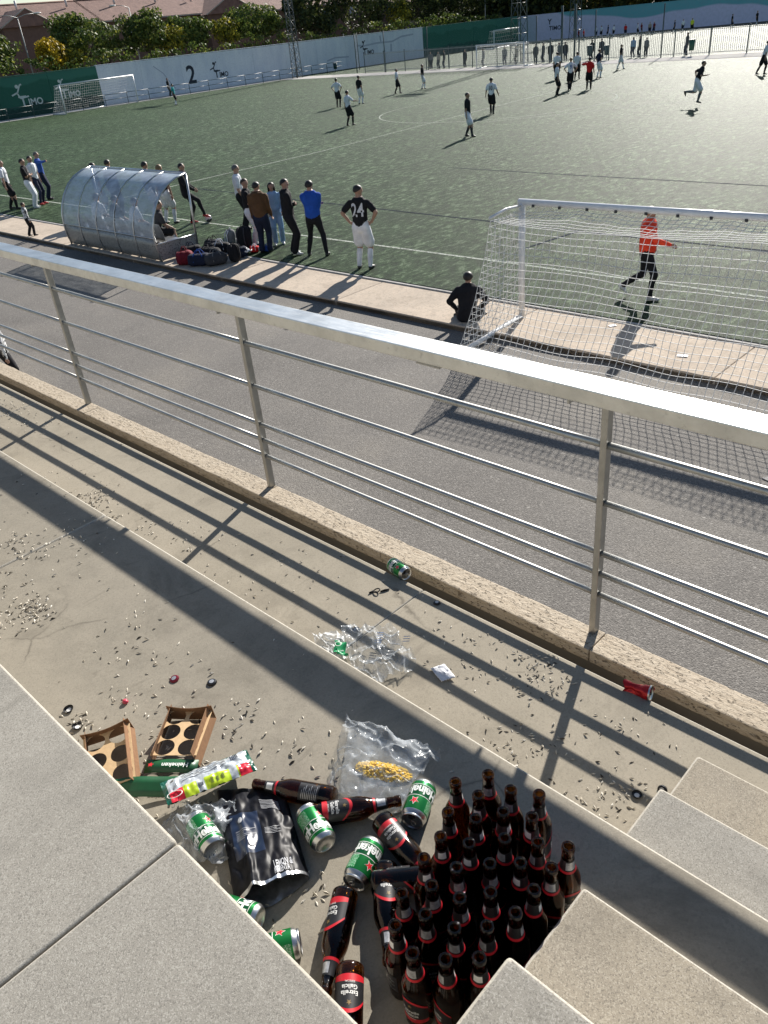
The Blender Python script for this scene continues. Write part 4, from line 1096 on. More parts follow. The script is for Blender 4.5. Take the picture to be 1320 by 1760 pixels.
for i in range(n):
    q = MB(); q.box(FL/n*i+0.02, FL/n*(i+1)-0.02, 0, 0.25, 0, 3.55)
    q.build('wall_panel', M_MUR, fwr)
q = MB(); q.box(0, FL, 0.03, 0.22, 0, 3.5); q.build('joint', M_MUR, fwr)
q = MB(); q.box(0, FL, -0.03, 0.28, 3.551, 3.62); q.build('coping', M_MUR, fwr)
for xx in (9.5, 49):
    q = MB(); text_mesh(q, 'TIMO', 0.8, lambda a, c: (xx+a, -0.012, 1.6+c), bold=.02); text_mesh(q, 'Y', 1.0, lambda a, c: (xx-.9+a, -0.012, 2.5+c), bold=.03); q.build('sign_lettering', M_INK, fwr, fix=False)
M_BUILD = m_paint('grey_plaster', (0.42, 0.44, 0.50), (0.36, 0.38, 0.44))
b = thing('low_building', 'low pale building with a flat roof behind the far teal wall', 'building', (-52, 145.5, 0), (0, 0, 0.29))
q = MB(); q.box(-14, 60, 0, 8, 0, 9.6); q.build('wall', M_BUILD, b); q = MB(); q.box(-14.4, 60.4, -.4, 8.4, 9.6, 9.95); q.build('roof', M_PALE, b)
for k in range(12):
    q = MB(); q.box(-11+k*6, -9+k*6, -0.04, 0.0, 3.6, 4.8); q.build('window', CL['dgrey'], b)

# ------------------------------------------------------------------ railings and fences
M_GRAIL = mat('dark_green_railing_paint', (0.012, 0.045, 0.05), 0.5)
rg = thing('pitch_railing', 'low dark green tubular railing along the left end of the pitch', 'railing', (-83.45, 20, 0.0))
def rx(y): return 0.0
y = 0.0
while y < 58.5:
    q = MB(); q.tube([(0, y, 0), (0, y, 1.08)], 0.032, 6); q.build('post', M_GRAIL, rg)
    if y+2.6 <= 59.9:
        for z in (1.06, 0.58):
            q = MB(); q.tube([(0, y+.03, z), (0, y+2.57, z)], 0.026, 6); q.build('rail_bar', M_GRAIL, rg)
    y += 2.6
def bin_thing(label, x, y, z, h=0.9, col=None):
    r = thing('litter_bin', label, 'litter bin', (x, y, z), group=None)
    q = MB(); q.lathe([(0.20, 0.35*h), (0.26, h)], 14); q.build('basket', col or M_GRAIL, r)
    q = MB(); q.tube([(0, 0, 0), (0, 0, 0.36*h)], 0.03, 6); q.build('post', M_GRAIL, r)
    q = MB(); q.lathe([(0.265, h), (0.265, h+.03)], 14); q.build('rim', M_GRAIL, r)
bin_thing('dark bin at the end of the low railing by the white wall', -83.4, 78.6, 0.0, 0.95)
bin_thing('dark green bin at the fence behind the striding player', -42.6, 74.1, 0.02, 1.15)
bin_thing('green bin just right of the lone spectator at the fence', -34.2, 73.3, 0.02, 1.2, mat('bin_green', (0.02, 0.09, 0.05), 0.5))
bin_thing('dark green bin behind the referee group by the fence', -44.5, 74.3, 0.02, 1.2)

M_PAL = mat('galvanised_palisade', (0.25, 0.27, 0.26), 0.5)
M_PALD = mat('dark_fence_post', (0.06, 0.085, 0.085), 0.6)
pf = thing('palisade_fence', 'long palisade fence of thin vertical bars between the two pitches', 'fence', (-73, 73.4, 0.02))
q = MB(); q.box(-0.015, 0.015, -0.008, 0.008, 0.10, 2.0); pm = q.build('bar', M_PAL, pf, loc=(0.3, 0, 0))
span = 49.5; nb = 300
for i in range(1, nb):
    c = pm.copy(); COL.objects.link(c); c.location = (0.3+i*0.165, 0, 0)
for i in range(17):
    X = i*3.1
    if X > span+.2: break
    q = MB(); q.box(-0.04, 0.04, -0.03, 0.03, 0, 2.1); q.build('post', M_PALD, pf, loc=(X, 0.035, 0))
for z in (0.22, 1.86):
    q = MB(); q.box(0, span, -0.02, 0.015, z-.022, z+.022); q.build('rail', M_PAL, pf, loc=(0, 0.024, 0))
# tall posts with ball-stop netting
tf = thing('ball_stop_fence', 'tall ball-stop netting on slim posts before the white and green walls', 'fence', (-86, 76.5, 0))
for x, y in ((-1.0, 7.5), (5.5, 3.5), (11.0, 0.6), (16.0, 0.2), (22.5, 0), (28.5, 0), (36.2, 0), (42.5, 0), (49, 0), (58.0, 0)):
    if x < 24 or x > 30:
        q = MB(); q.tube([(x, y-3.0*(x > 8), 0), (x, y-3.0*(x > 8), 4.0)], 0.055, 6); q.build('post', M_PALD, tf)
def m_mesh(name, col, op):
    t = NT(name); tr = t.new('ShaderNodeBsdfTransparent'); mx = t.new('ShaderNodeMixShader'); mx.inputs[0].default_value = op
    t.set(Base_Color=col, Roughness=0.9); t.link(tr.outputs[0], mx.inputs[1]); t.link(t.b.outputs[0], mx.inputs[2]); t.link(mx.outputs[0], t.out.inputs[0]); return t.m
pts = [(-1.0, 7.5), (5.5, 3.5), (11.0, -2.4), (16, -2.8), (22.5, -3.0)]
for a, c in zip(pts[:-1], pts[1:]):
    q = MB(); q.poly([(a[0], a[1], 0.1), (c[0], c[1], 0.1), (c[0], c[1], 3.95), (a[0], a[1], 3.95)]); q.build('netting', m_mesh('grey_netting', (0.12, 0.15, 0.17), 0.12), tf)
q = MB(); q.poly([(22.5, -3, 1.9), (36.2, -3, 1.9), (36.2, -3, 4.0), (22.5, -3, 4.0)]); q.build('netting', m_mesh('green_netting', (0.02, 0.12, 0.09), 0.30), tf)
for x in (39.0, 40.4):
    q = MB(); q.tube([(x, -3, 0), (x, -3, 4.6)], 0.10, 8); q.build('post', M_PALD, tf)
# grey panel box and goal at the right end of the fence
gp = thing('windbreak_panel', 'plain grey panel hanging at the right end of the palisade fence', 'panel', (-23.4, 70.2, 0.0), (0, 0, 0.25))
q = MB(); q.box(-0.2, 9, 0, 0.06, 0.75, 2.75); q.build('panel', mat('grey_banner', (0.25, 0.28, 0.36), 0.8), gp)
for x in (-0.1, 3, 6):
    q = MB(); q.tube([(x, 0.08, 0), (x, 0.08, 2.8)], 0.04, 6); q.build('post', M_PALD, gp)

# ------------------------------------------------------------------ pylons and lamps
M_PYL = mat('pylon_steel', (0.10, 0.115, 0.12), 0.5)
def pylon(label, x, y, h, w0, w1):
    r = thing('floodlight_pylon', label, 'pylon', (x, y, 0), group='lattice floodlight pylons')
    W = lambda z: w0+(w1-w0)*z/h
    for sx, sy in ((-1, -1), (1, -1), (1, 1), (-1, 1)):
        q = MB(); q.tube([(sx*W(0)/2, sy*W(0)/2, 0), (sx*W(h)/2, sy*W(h)/2, h)], 0.055, 4); q.build('corner_leg', M_PYL, r)
    q = MB(); z = 0.0; step = max(0.7, w0*1.0)
    k = 0
    while z+step < h:
        a, c = W(z)/2, W(z+step)/2
        cs = [(-1, -1), (1, -1), (1, 1), (-1, 1)]
        for i in range(4):
            p, s = cs[i], cs[(i+1) % 4]
            if k % 2: p, s = s, p
            q.tube([(p[0]*a, p[1]*a, z), (s[0]*c, s[1]*c, z+step)], 0.03, 3)
            q.tube([(cs[i][0]*c, cs[i][1]*c, z+step), (cs[(i+1) % 4][0]*c, cs[(i+1) % 4][1]*c, z+step)], 0.022, 3)
        z += step; k += 1
    q.build('bracing', M_PYL, r)
    q = MB(); q.box(-1.2, 1.2, -.5, .5, h, h+.08); q.build('platform', M_PYL, r)
    for k in range(4):
        q = MB(); q.box(-1.1+k*.6, -0.7+k*.6, -.65, -.45, h+.2, h+.6); q.build('floodlight', CL['grey'], r)
pylon('lattice floodlight pylon standing before the white wall at the left', -83.0, 71.8, 15, 0.85, 0.45)
pylon('lattice floodlight pylon behind the far fence goal', -54.6, 77.5, 15.5, 1.3, 0.6)
pylon('lattice floodlight pylon before the far lilac wall', -73.5, 118.5, 14, 1.3, 0.7)
pylon('lattice floodlight pylon at the right edge of the picture', -26.4, 76.5, 14, 1.6, 0.8)
M_LAMP = mat('pale_lamp_post', (0.42, 0.42, 0.40), 0.5)
def lamp(label, x, y, h, arms, ad):
    r = thing('street_lamp', label, 'street lamp', (x, y, 0), group='street lamps beyond the left wall')
    q = MB(); q.tube([(0, 0, 0), (0, 0, h*.6), (0, 0, h)], [.10, .07, .045], 8); q.build('pole', M_LAMP, r)
    for s in arms:
        q = MB(); q.tube([(0, 0, h), (0, s*ad*.5, h+.25), (0, s*ad, h+.3)], 0.03, 6); q.build('arm', M_LAMP, r)
        q = MB(); q.ball((0, 0, 0), .3, 0, 2, (.5, 1.5, .28)); q.build('lamp_head', mat('lamp_housing', (0.6, 0.6, 0.58), 0.4), r, loc=(0, s*(ad+.4), h+.3))
lamp('street lamp with one arm beyond the wall, left of the pylon', -94, 57.5, 8.8, (-1,), 1.6)
lamp('two-armed street lamp beyond the green wall at the left edge', -94, 44.2, 8.6, (-1, 1), 1.9)
lamp('tall thin lamp post between the dark trees', -93, 122.5, 10.5, (1,), 1.2)

# ------------------------------------------------------------------ trees
def leafmat(name, stops): return m_island(name, stops, 0.6, 0.35, 0.3)
G1 = leafmat('green_leaves', [(0.0, (0.036, 0.058, 0.014)), (0.45, (0.08, 0.122, 0.025)), (0.8, (0.13, 0.17, 0.035)), (1.0, (0.24, 0.24, 0.045))])
G2 = leafmat('dark_leaves', [(0.0, (0.022, 0.034, 0.014)), (0.6, (0.050, 0.072, 0.022)), (1.0, (0.13, 0.14, 0.035))])
G3 = leafmat('yellow_leaves', [(0.0, (0.16, 0.12, 0.01)), (0.5, (0.45, 0.33, 0.02)), (1.0, (0.75, 0.52, 0.04))])
G4 = leafmat('mixed_autumn_leaves', [(0.0, (0.06, 0.07, 0.012)), (0.5, (0.20, 0.21, 0.025)), (1.0, (0.55, 0.46, 0.05))])
M_BARK = mat('bark', (0.10, 0.08, 0.06), 0.9, nscale=12, bump=.6)
def crown(q, rx, ry, rz, cz, n, leaf, seed, lobes=16):
    R = random.Random(seed)
    L = []
    for k in range(lobes):
        a = R.uniform(0, 2*PI); e = R.uniform(-0.9, 1.2); rr = R.uniform(.45, .85)
        L.append((Vector((math.cos(a)*rx*rr*math.cos(e), math.sin(a)*ry*rr*math.cos(e), cz+rz*rr*math.sin(e))), R.uniform(.22, .42)))
    for i in range(n):
        d = Vector((R.gauss(0, 1), R.gauss(0, 1), R.gauss(0, 1))).normalized()
        if R.random() < 0.35:
            k = 0.72+.22*noise.noise(d*2.3+Vector((seed, 0, 0)))
            p = Vector((d.x*rx*k, d.y*ry*k, cz+d.z*rz*k))*1.0
        else:
            d *= R.random()**0.4
            c, s = L[R.randrange(lobes)]
            p = c+Vector((d.x*rx*s, d.y*ry*s, d.z*rz*s))
        nrm = (d+Vector((R.gauss(0, .5), R.gauss(0, .5), R.gauss(0, .5)))).normalized()
        e1 = nrm.orthogonal().normalized(); e1 = Matrix.Rotation(R.uniform(0, 2*PI), 3, nrm) @ e1; e2 = nrm.cross(e1)
        l = leaf*R.uniform(.6, 1.35); w = l*R.uniform(.45, .75)
        v = [q.bm.verts.new(p+e1*l), q.bm.verts.new(p+e2*w), q.bm.verts.new(p-e1*l), q.bm.verts.new(p-e2*w)]
        q.bm.faces.new(v)
def tree(label, x, y, base, cz, rx, ry, rz, m, n=1500, leaf=0.22, seed=1, group='trees along the street'):
    rx, ry, rz, n, leaf = rx*1.15, ry*1.15, rz*(1.0 if m is G1 else 1.15), int(n*2.0), leaf*0.95
    r = thing('tree', label, 'tree', (x, y, base), group=group)
    q = MB(); R = random.Random(seed*7)
    th = cz-base-rz*0.35
    q.tube([(0, 0, 0), (R.uniform(-.1, .1), R.uniform(-.1, .1), th*.5), (R.uniform(-.2, .2), 0, th)], [.20, .15, .11], 8); q.build('trunk', M_BARK, r)
    for k in range(5):
        a = 2*PI*k/5+R.random(); e = (math.cos(a)*rx*.6, math.sin(a)*ry*.6, th+rz*R.uniform(.2, .8))
        q = MB(); q.tube([(0, 0, th*.75), (e[0]*.5, e[1]*.5, (th*.75+e[2])*.52), e], [.08, .05, .02], 5); q.build('limb', M_BARK, r)
    q = MB(); crown(q, rx, ry, rz, cz-base, n, leaf, seed); q.build('crown', m, r, fix=False)
tree('green tree at the far left edge behind the green wall', -94, 39.6, .3, 5.6, 2.6, 3.4, 2.0, G1, 1500, .2, 1)
tree('small bright yellow tree beyond the green wall', -91, 45.4, .3, 5.0, 1.5, 1.8, 1.6, G3, 1000, .17, 2)
tree('wide dark green tree behind the far left goal', -94, 51.0, .3, 6.2, 3.4, 4.4, 2.5, G1, 2800, .2, 3)
tree('low yellow-green tree under the wide dark one', -91.5, 47.6, .3, 4.6, 1.3, 1.6, 1.0, G4, 700, .16, 4)
tree('round green tree right of the one-armed street lamp', -94, 58.9, .3, 6.3, 3.0, 3.0, 2.5, G1, 2400, .2, 5)
tree('yellowing tree between the round green trees', -92.5, 61.3, .3, 5.2, 1.6, 1.7, 1.5, G4, 900, .17, 6)
tree('green tree above the figure 2 on the white wall', -94, 64.6, .3, 5.9, 3.0, 3.2, 2.1, G1, 2200, .2, 7)
tree('small yellowing tree above the painted wall sign', -93, 69.6, .3, 5.5, 1.5, 1.8, 1.7, G4, 900, .17, 8)
tree('broad green tree left of the lattice pylon', -94, 75.0, .3, 6.4, 3.6, 4.6, 2.4, G1, 2800, .2, 9)
tree('dark tree just right of the lattice pylon', -95, 86.2, .3, 7.6, 3.8, 4.4, 3.9, G2, 3800, .24, 10)
tree('second dark tree above the white wall', -95, 95.6, .3, 7.8, 3.8, 4.8, 4.3, G2, 3600, .22, 11)
tree('yellowing tree between the dark ones', -93, 101.3, .3, 5.6, 1.9, 2.0, 2.2, G4, 1200, .18, 12)
tree('wide dark tree above the green wall section', -96, 109.5, .3, 8.0, 4, 5.6, 4.4, G2, 3800, .22, 13)
tree('dark tree left of the tall thin lamp post', -96, 119.5, .3, 8.0, 4, 5.0, 4.4, G2, 3400, .22, 14)
tree('dark tree behind the start of the lilac wall', -94, 134, .3, 8.0, 5.0, 5.5, 5.0, G2, 3400, .24, 15)
tree('dull yellow tree behind the lilac wall', -84.5, 138, .3, 6.2, 3.6, 3.4, 3.6, G4, 1500, .22, 16)
tree('dark tree behind the middle of the lilac wall', -78, 143, .3, 8.4, 6.5, 5.0, 5.2, G2, 3000, .26, 17)
tree('tall dark tree beyond the right part of the lilac wall', -68, 143, .3, 8.0, 5.0, 5.0, 5.0, G2, 2600, .26, 18)
q = MB(); R = random.Random(77)
for k in range(60):
    cx = -112+k*0.75+R.uniform(-1, 1); cy = 129+(cx+90)*.29+R.uniform(4, 16)
    v0 = len(q.bm.verts); crown(q, 4.5, 4, 6.0, 6.0+R.uniform(-1, 2.0), 520, .42, 300+k, 8); q.bm.verts.ensure_lookup_table()
    for v in q.bm.verts[v0:]: v.co.x += cx; v.co.y += cy
q.build('far_wood', G2, None, fix=False, kind='stuff', label='dark belt of far trees closing the view behind the second pitch', cat='trees')
# low shrubs right behind the wall, nobody could count them
q = MB(); R = random.Random(5)
for k in range(46):
    yy = 34+k*1.9; crown(q, 1.2, 1.7, 1.0, 3.9+R.uniform(-.5, .5), 200, .15, 100+k, 4)
    for v in list(q.bm.verts)[-800:]: v.co.x += -89.0; v.co.y += yy
q.build('shrub_row', G1, None, fix=False, kind='stuff', label='row of scrubby green shrubs just behind the left wall', cat='shrubs')

# ------------------------------------------------------------------ houses
M_BRK = mat('brown_brick_wall', (0.16, 0.095, 0.072), 0.9, nscale=3); M_RENDER = mat('cream_render', (0.40, 0.35, 0.30), 0.9, nscale=2)
def m_tiles():
    t = NT('clay_roof_tiles'); w = t.new('ShaderNodeTexWave'); w.inputs['Scale'].default_value = 2.2; w.bands_direction = 'Y'
    t.link(t.tc.outputs['Object'], w.inputs[0]); n = t.noise(1.5, 5, .6); n2 = t.noise(8, 3)
    c = t.ramp(n, [(.3, (0.20, 0.105, 0.08)), (.7, (0.34, 0.19, 0.145))]); c = t.mix(t.math('MULTIPLY', n2, .5), c, (0.12, 0.09, 0.08))
    t.set(Base_Color=c, Roughness=.85); t.bump(w.outputs['Fac'], .6, .08); return t.m
M_TILES = m_tiles(); M_PANE = mat('window_glass', (0.18, 0.22, 0.28), 0.12); M_FRAME = mat('window_frame_white', (0.6, 0.6, 0.6), 0.6); M_BLIND = mat('roller_blind', (0.45, 0.48, 0.52), 0.7)
def house(label, y0, y1, xf, eave, ridge, wins, gables=(), chims=(), depth=11, m=None):
    r = thing('house', label, 'house', (xf, y0, 0), group='brick houses beyond the street')
    L = y1-y0; q = MB(); q.box(-depth, 0, 0, L, 0, eave); q.build('wall', m or M_BRK, r)
    q = MB(); d = depth/2
    for s in (0, 1):
        xa, xb = (0.6, -d) if s == 0 else (-depth-.6, -d)
        q.bm.faces.new([q.bm.verts.new(p) for p in ((xa, -.4, eave), (xa, L+.4, eave), (xb, L+.4, ridge), (xb, -.4, ridge))])
    for yy in (-.4, L+.4): q.poly([(0.6, yy, eave), (-d, yy, ridge), (-depth-.6, yy, eave)])
    o = q.build('roof', M_TILES, r)
    q = MB(); q.box(0.55, 0.66, -.4, L+.4, eave-.16, eave-.02); q.box(0.003, .55, -.4, L+.4, eave-.14, eave-.06); q.build('eaves_gutter', M_RENDER, r)
    q = MB(); q.tube([(-d, -.4, ridge+.03), (-d, L+.4, ridge+.03)], .12, 6); q.build('ridge_tiles', M_TILES, r)
    for wy, wz, ww_, wh in wins:
        q = MB(); q.box(0, .06, wy-ww_/2, wy+ww_/2, wz, wz+.07); q.box(0, .06, wy-ww_/2, wy+ww_/2, wz+wh-.07, wz+wh)
        for a in (-1, 0, 1): q.box(0.002, .058, wy+a*(ww_/2-.04)-.04, wy+a*(ww_/2-.04)+.04, wz+.07, wz+wh-.07)
        w = q.build('window', M_FRAME, r)
        q = MB(); q.box(0.004, .02, wy-ww_/2+.05, wy-.045, wz+.08, wz+wh-.08); q.build('pane', M_BLIND, w)
        q = MB(); q.box(0.004, .02, wy+.045, wy+ww_/2-.05, wz+.08, wz+wh-.08); q.build('pane', M_PANE, w)
    for gy, gw_, gz in gables:
        q = MB(); q.box(0.2, 1.5, gy-gw_/2, gy+gw_/2, 0, eave); q.build('bay', m or M_BRK, r)
        q = MB(); h = gz-eave
        f = [(1.9, gy-gw_/2-.4, eave), (1.9, gy+gw_/2+.4, eave), (1.9, gy, gz)]; bk = [(-d*.8, gy-gw_/2-.4, eave), (-d*.8, gy+gw_/2+.4, eave), (-d*.8, gy, gz)]
        q.poly([f[0], f[2], bk[2], bk[0]]); q.poly([f[1], bk[1], bk[2], f[2]]); q.poly([f[0], f[1], f[2]]); q.build('gable_roof', M_TILES, r)
        q = MB(); q.tube([(1.92, gy-gw_/2-.4, eave), (1.92, gy, gz), (1.92, gy+gw_/2+.4, eave)], .09, 5); q.build('verge', M_RENDER, r)
    for cy, cx, cz in chims:
        q = MB(); q.tube([(cx, cy, cz), (cx, cy, cz+1.1)], .14, 8); q.build('flue', M_FRAME, r)
house('brown brick house with a gabled bay at the far left', 34, 63.6, -112, 8.3, 11.0, [(20.2, 6.5, 2.6, 1.4), (11, 6.5, 2.2, 1.4), (27, 6.5, 2, 1.4)], [(19.0, 6.4, 10.2)], [(20.5, -3.4, 10.2), (27.5, -3.6, 10.3), (14, -3.5, 10.2)])
house('brown brick house with a long tiled roof behind the middle trees', 64, 79.5, -112, 8.3, 11.0, [(5, 6.5, 2, 1.4), (12, 6.5, 2, 1.4)], [], [(4.5, -3.4, 10.2), (11, -3.3, 10.1)])
house('brown brick house with a wide gable left of the pylon', 80, 99, -112, 8.0, 10.6, [(2.6, 6.4, 1.4, 1.3), (5.4, 6.4, 1.4, 1.3), (12, 6.4, 1.4, 1.3)], [(4.4, 8.5, 10.2)], [(1.0, -3.2, 9.9)])
house('brick house half hidden behind the dark trees', 100, 121, -113, 8.2, 10.9, [(5, 6.4, 1.6, 1.3), (12, 6.4, 1.6, 1.3)], [], [(9, -3.2, 10)])
house('pale house with tiled roof behind the far dark trees', 123, 150, -116, 7.6, 10.6, [(5, 5.6, 1.6, 1.3), (12, 5.6, 1.6, 1.3)], [], [], m=M_RENDER)
gwl = thing('garden_wall', 'low pale garden wall before the brick houses', 'wall', (-104, 34, .3))
q = MB(); q.box(-.2, 0, 0, 116, 0, 1.4); q.build('wall_body', M_RENDER, gwl)
q = MB(); q.box(-.27, .07, 0, 116, 1.402, 1.5); q.build('coping', M_PALE, gwl)
# ------------------------------------------------------------------ bottles
M_LBLACK = mat('black_label', (0.012, 0.012, 0.014), 0.45); M_LRED = mat('red_label', (0.52, 0.012, 0.022), 0.42)
M_LWHITE = mat('white_print', (0.72, 0.72, 0.70), 0.5); M_LSILVER = mat('silver_label', (0.50, 0.51, 0.52), 0.35, metal=.5, nscale=90, var=.3)
M_LGOLD = mat('dim_gold_print', (0.22, 0.15, 0.06), 0.4)
BP = [(0.0, 0.0), (.026, 0.0), (.0300, .004), (.0305, .010), (.0305, .118), (.0298, .128), (.0270, .140), (.0220, .152), (.0175, .163), (.0150, .176), (.0136, .195), (.0130, .216), (.0142, .2165), (.0146, .2245), (.0138, .231), (.0118, .233)]
BI = [(.0095, .2325), (.0098, .20), (.0125, .170), (.0195, .150), (.0262, .128), (.0278, .115), (.0278, .012), (.022, .006), (0.0, .009)]
def cyl(a, z, r): return Vector((r*math.sin(a), -r*math.cos(a), z))
def build_bottle():
    root = thing('beer_bottle', 'x', 'bottle')
    q = MB(); q.lathe([(max(r, .0002), z) for r, z in BP+BI], 28, cap0=True, cap1=True)
    q.build('glass', M_GLASS, root)
    # neck label: dark band, silver patch, red ring
    q = MB()
    def rn(z): 
        for (r1, z1), (r2, z2) in zip(BP[:-1], BP[1:]):
            if z1 <= z <= z2 and z2 > z1: return r1+(r2-r1)*(z-z1)/(z2-z1)
        return .0136
    q.lathe([(rn(z)+.0004, z) for z in (.160, .166, .174, .182, .190, .196)], 24, [1, 0, 0, 0, 0], cap0=False, cap1=False)
    nl = q.build('neck_label', [M_LBLACK, M_LRED], root)
    q = MB(); q.grid(lambda u, v: cyl(-0.75+1.5*u, .170+.022*v, rn(.170+.022*v)+.0007), 8, 3); q.build('silver_patch', M_LSILVER, nl)
    q = MB(); q.grid(lambda u, v: cyl(PI-0.6+1.2*u, .172+.018*v, rn(.172+.018*v)+.0007), 6, 3); q.build('barcode_patch', M_LWHITE, nl)
    # front label: black arch with red foot
    q = MB()
    def top(u): return .036+.072*(0.55+.45*math.cos((u-.5)*PI*.9))
    q.grid(lambda u, v: cyl(-1.25+2.5*u, .030+(top(u)-.030)*v, .0309), 20, 10, lambda u, v: 1 if v < .16 or (v > .88) else 0)
    fl = q.build('front_label', [M_LBLACK, M_LRED], root)
    q = MB()
    for s, z, sz in (('Estrella', .069, .0128), ('Galicia', .057, .0128)):
        text_mesh(q, s, sz, lambda x, y, z=z: cyl(x/.0313, z+y, .0313), bold=.0002)
    text_mesh(q, 'ESPECIAL', .0055, lambda x, y: cyl(x/.0313, .046+y, .0313))
    q.build('lettering', M_LWHITE, fl, fix=False)
    q = MB()
    pts = [(0.0062*(1 if k % 2 == 0 else .42)*math.sin(k*PI/5), .0062*(1 if k % 2 == 0 else .42)*math.cos(k*PI/5)) for k in range(10)]
    c = q.bm.verts.new(cyl(0, .088, .0314)); V = [q.bm.verts.new(cyl(x/.0313, .088+y, .0314)) for x, y in pts]
    for k in range(10): q.bm.faces.new((c, V[k], V[(k+1) % 10]))
    q.build('star', M_LGOLD, fl, fix=False)
    q = MB(); q.grid(lambda u, v: cyl(PI-0.8+1.6*u, .038+.055*v, .0309), 10, 3); bl = q.build('back_label', M_LBLACK, root)
    q = MB()
    for k in range(9): q.grid(lambda u, v, k=k: cyl(PI-.6+1.2*u*(1-.2*(k % 3)), .043+k*.005+.0012*v, .0312), 5, 1)
    q.build('small_print', M_LSILVER, bl)
    return root
bottle0 = build_bottle()
used_b = [False]
def put_bottle(label, x, y, z, mtx=None, spin=0.0, group=None):
    if not used_b[0]: b = bottle0; used_b[0] = True
    else: b = copy_tree(bottle0)
    b['label'] = label
    if group: b['group'] = group
    elif 'group' in b: del b['group']
    if mtx is None: b.matrix_world = Matrix.Translation((x, y, z)) @ Matrix.Rotation(spin, 4, 'Z')
    else: b.matrix_world = mtx
    loc, rot, sc = b.matrix_world.decompose(); b.location = loc; b.rotation_euler = rot.to_euler()
    return b
def lying(p_base, p_neck, z, spin=0.0, tilt=None):
    """matrix laying an upright thing with its foot at p_base, pointing to p_neck"""
    d = Vector((p_neck[0]-p_base[0], p_neck[1]-p_base[1], 0)).normalized()
    if tilt: d = (d+Vector((0, 0, math.tan(tilt)))).normalized()
    up = Vector((0, 0, 1)); s = d.cross(up).normalized(); f = s.cross(d).normalized()
    # local z -> d ; local -y (front) -> up
    R = Matrix((s*1.0, -f, d)).transposed()
    if R.determinant() < 0: R = Matrix((-s, -f, d)).transposed()
    return Matrix.Translation((p_base[0], p_base[1], z)) @ R.to_4x4() @ Matrix.Rotation(spin, 4, 'Z')

ZS = Z2+0.0005
stand_b = [(-.812, .911), (-.768, .958), (-.705, .963), (-.651, .989), (-.743, .903), (-.681, .903), (-.630, .926), (-.714, .782), (-.597, .872), (-.541, .913), (-.731, .721), (-.640, .852), (-.652, .775),
 (-.675, .699), (-.619, .723), (-.573, .802), (-.564, .748), (-.536, .800), (-.708, .654), (-.648, .645), (-.584, .673), (-.555, .705), (-.540, .748), (-.680, .592), (-.589, .612), (-.622, .561), (-.536, .654), (-.617, .790), (-.672, .765), (-.590, .840), (-.745, .842), (-.700, .835)]
P = [Vector(p) for p in stand_b]
for it in range(200):
    for i in range(len(P)):
        for j in range(i+1, len(P)):
            d = P[i]-P[j]; L = d.length
            if L < .0635:
                s = (.0635-L)/2*d.normalized(); P[i] += s; P[j] -= s
        P[i].x = min(P[i].x, -.532); P[i].y = max(P[i].y, .45)
blab = {0: 'brown beer bottle at the far left corner of the standing cluster, label readable', 1: 'rearmost brown beer bottle of the cluster, second from its far left corner', 2: 'brown beer bottle at the back of the cluster, third along its far edge', 3: 'brown beer bottle at the far right of the cluster near the step edge',
 4: 'brown beer bottle just right of and before the far left corner bottle', 9: 'brown beer bottle standing alone at the right, beside the stair block', 24: 'brown beer bottle at the near edge of the cluster, right of the nearest one', 25: 'nearest standing brown beer bottle, at the near left end of the cluster', 26: 'brown beer bottle half hidden behind the corner of the nearest stair block',
 10: 'brown beer bottle at the left edge of the cluster beside the lying bottles', 18: 'brown beer bottle at the left edge of the cluster, third from the near end', 23: 'brown beer bottle at the left edge of the cluster, second from the near end', 7: 'brown beer bottle at the left edge of the cluster nearest the green cans' , 17: 'brown beer bottle close against the long edge of the stair block'}
for i, p in enumerate(P):
    if i in blab: lb, g = blab[i], 'brown beer bottles standing in a cluster on the step'
    elif p.y > .80: lb, g = 'brown beer bottle inside the far half of the crowded standing cluster', 'beer bottles inside the far half of the cluster'
    else: lb, g = 'brown beer bottle inside the near half of the crowded standing cluster', 'beer bottles inside the near half of the cluster'
    sp = {0: R_(-35), 24: R_(-25), 25: R_(10), 9: R_(60), 4: R_(-160)}.get(i, rnd.uniform(-PI, PI))
    put_bottle(lb, p.x, p.y, ZS, spin=sp, group=g)
zl = Z2+.0312
put_bottle('brown bottle lying behind the black crisps bag, neck to the left', 0, 0, 0, lying((-1.140, .792), (-1.335, .690), zl, R_(150)))
put_bottle('brown bottle lying with its neck pointing at the star can', 0, 0, 0, lying((-1.145, .715), (-.995, .905), zl, R_(12)))
put_bottle('brown bottle lying between the star can and the standing cluster', 0, 0, 0, lying((-1.000, .822), (-.790, .775), zl, R_(20)))
put_bottle('brown bottle lying upside down nearest to the seat slab, left of the cluster', 0, 0, 0, lying((-.930, .628), (-.800, .440), zl, R_(40)))
put_bottle('brown bottle lying at the bottom edge of the picture with round label up', 0, 0, 0, lying((-.800, .515), (-.640, .345), zl, R_(-8)))
put_bottle('brown bottle lying with red and grey label up, neck towards us', 0, 0, 0, lying((-.905, .735), (-.740, .573), zl, R_(-15)))
put_bottle('brown bottle lying under the others with bright glints on its shoulder', 0, 0, 0, lying((-.895, .680), (-.745, .835), zl+.004, R_(110), .03))

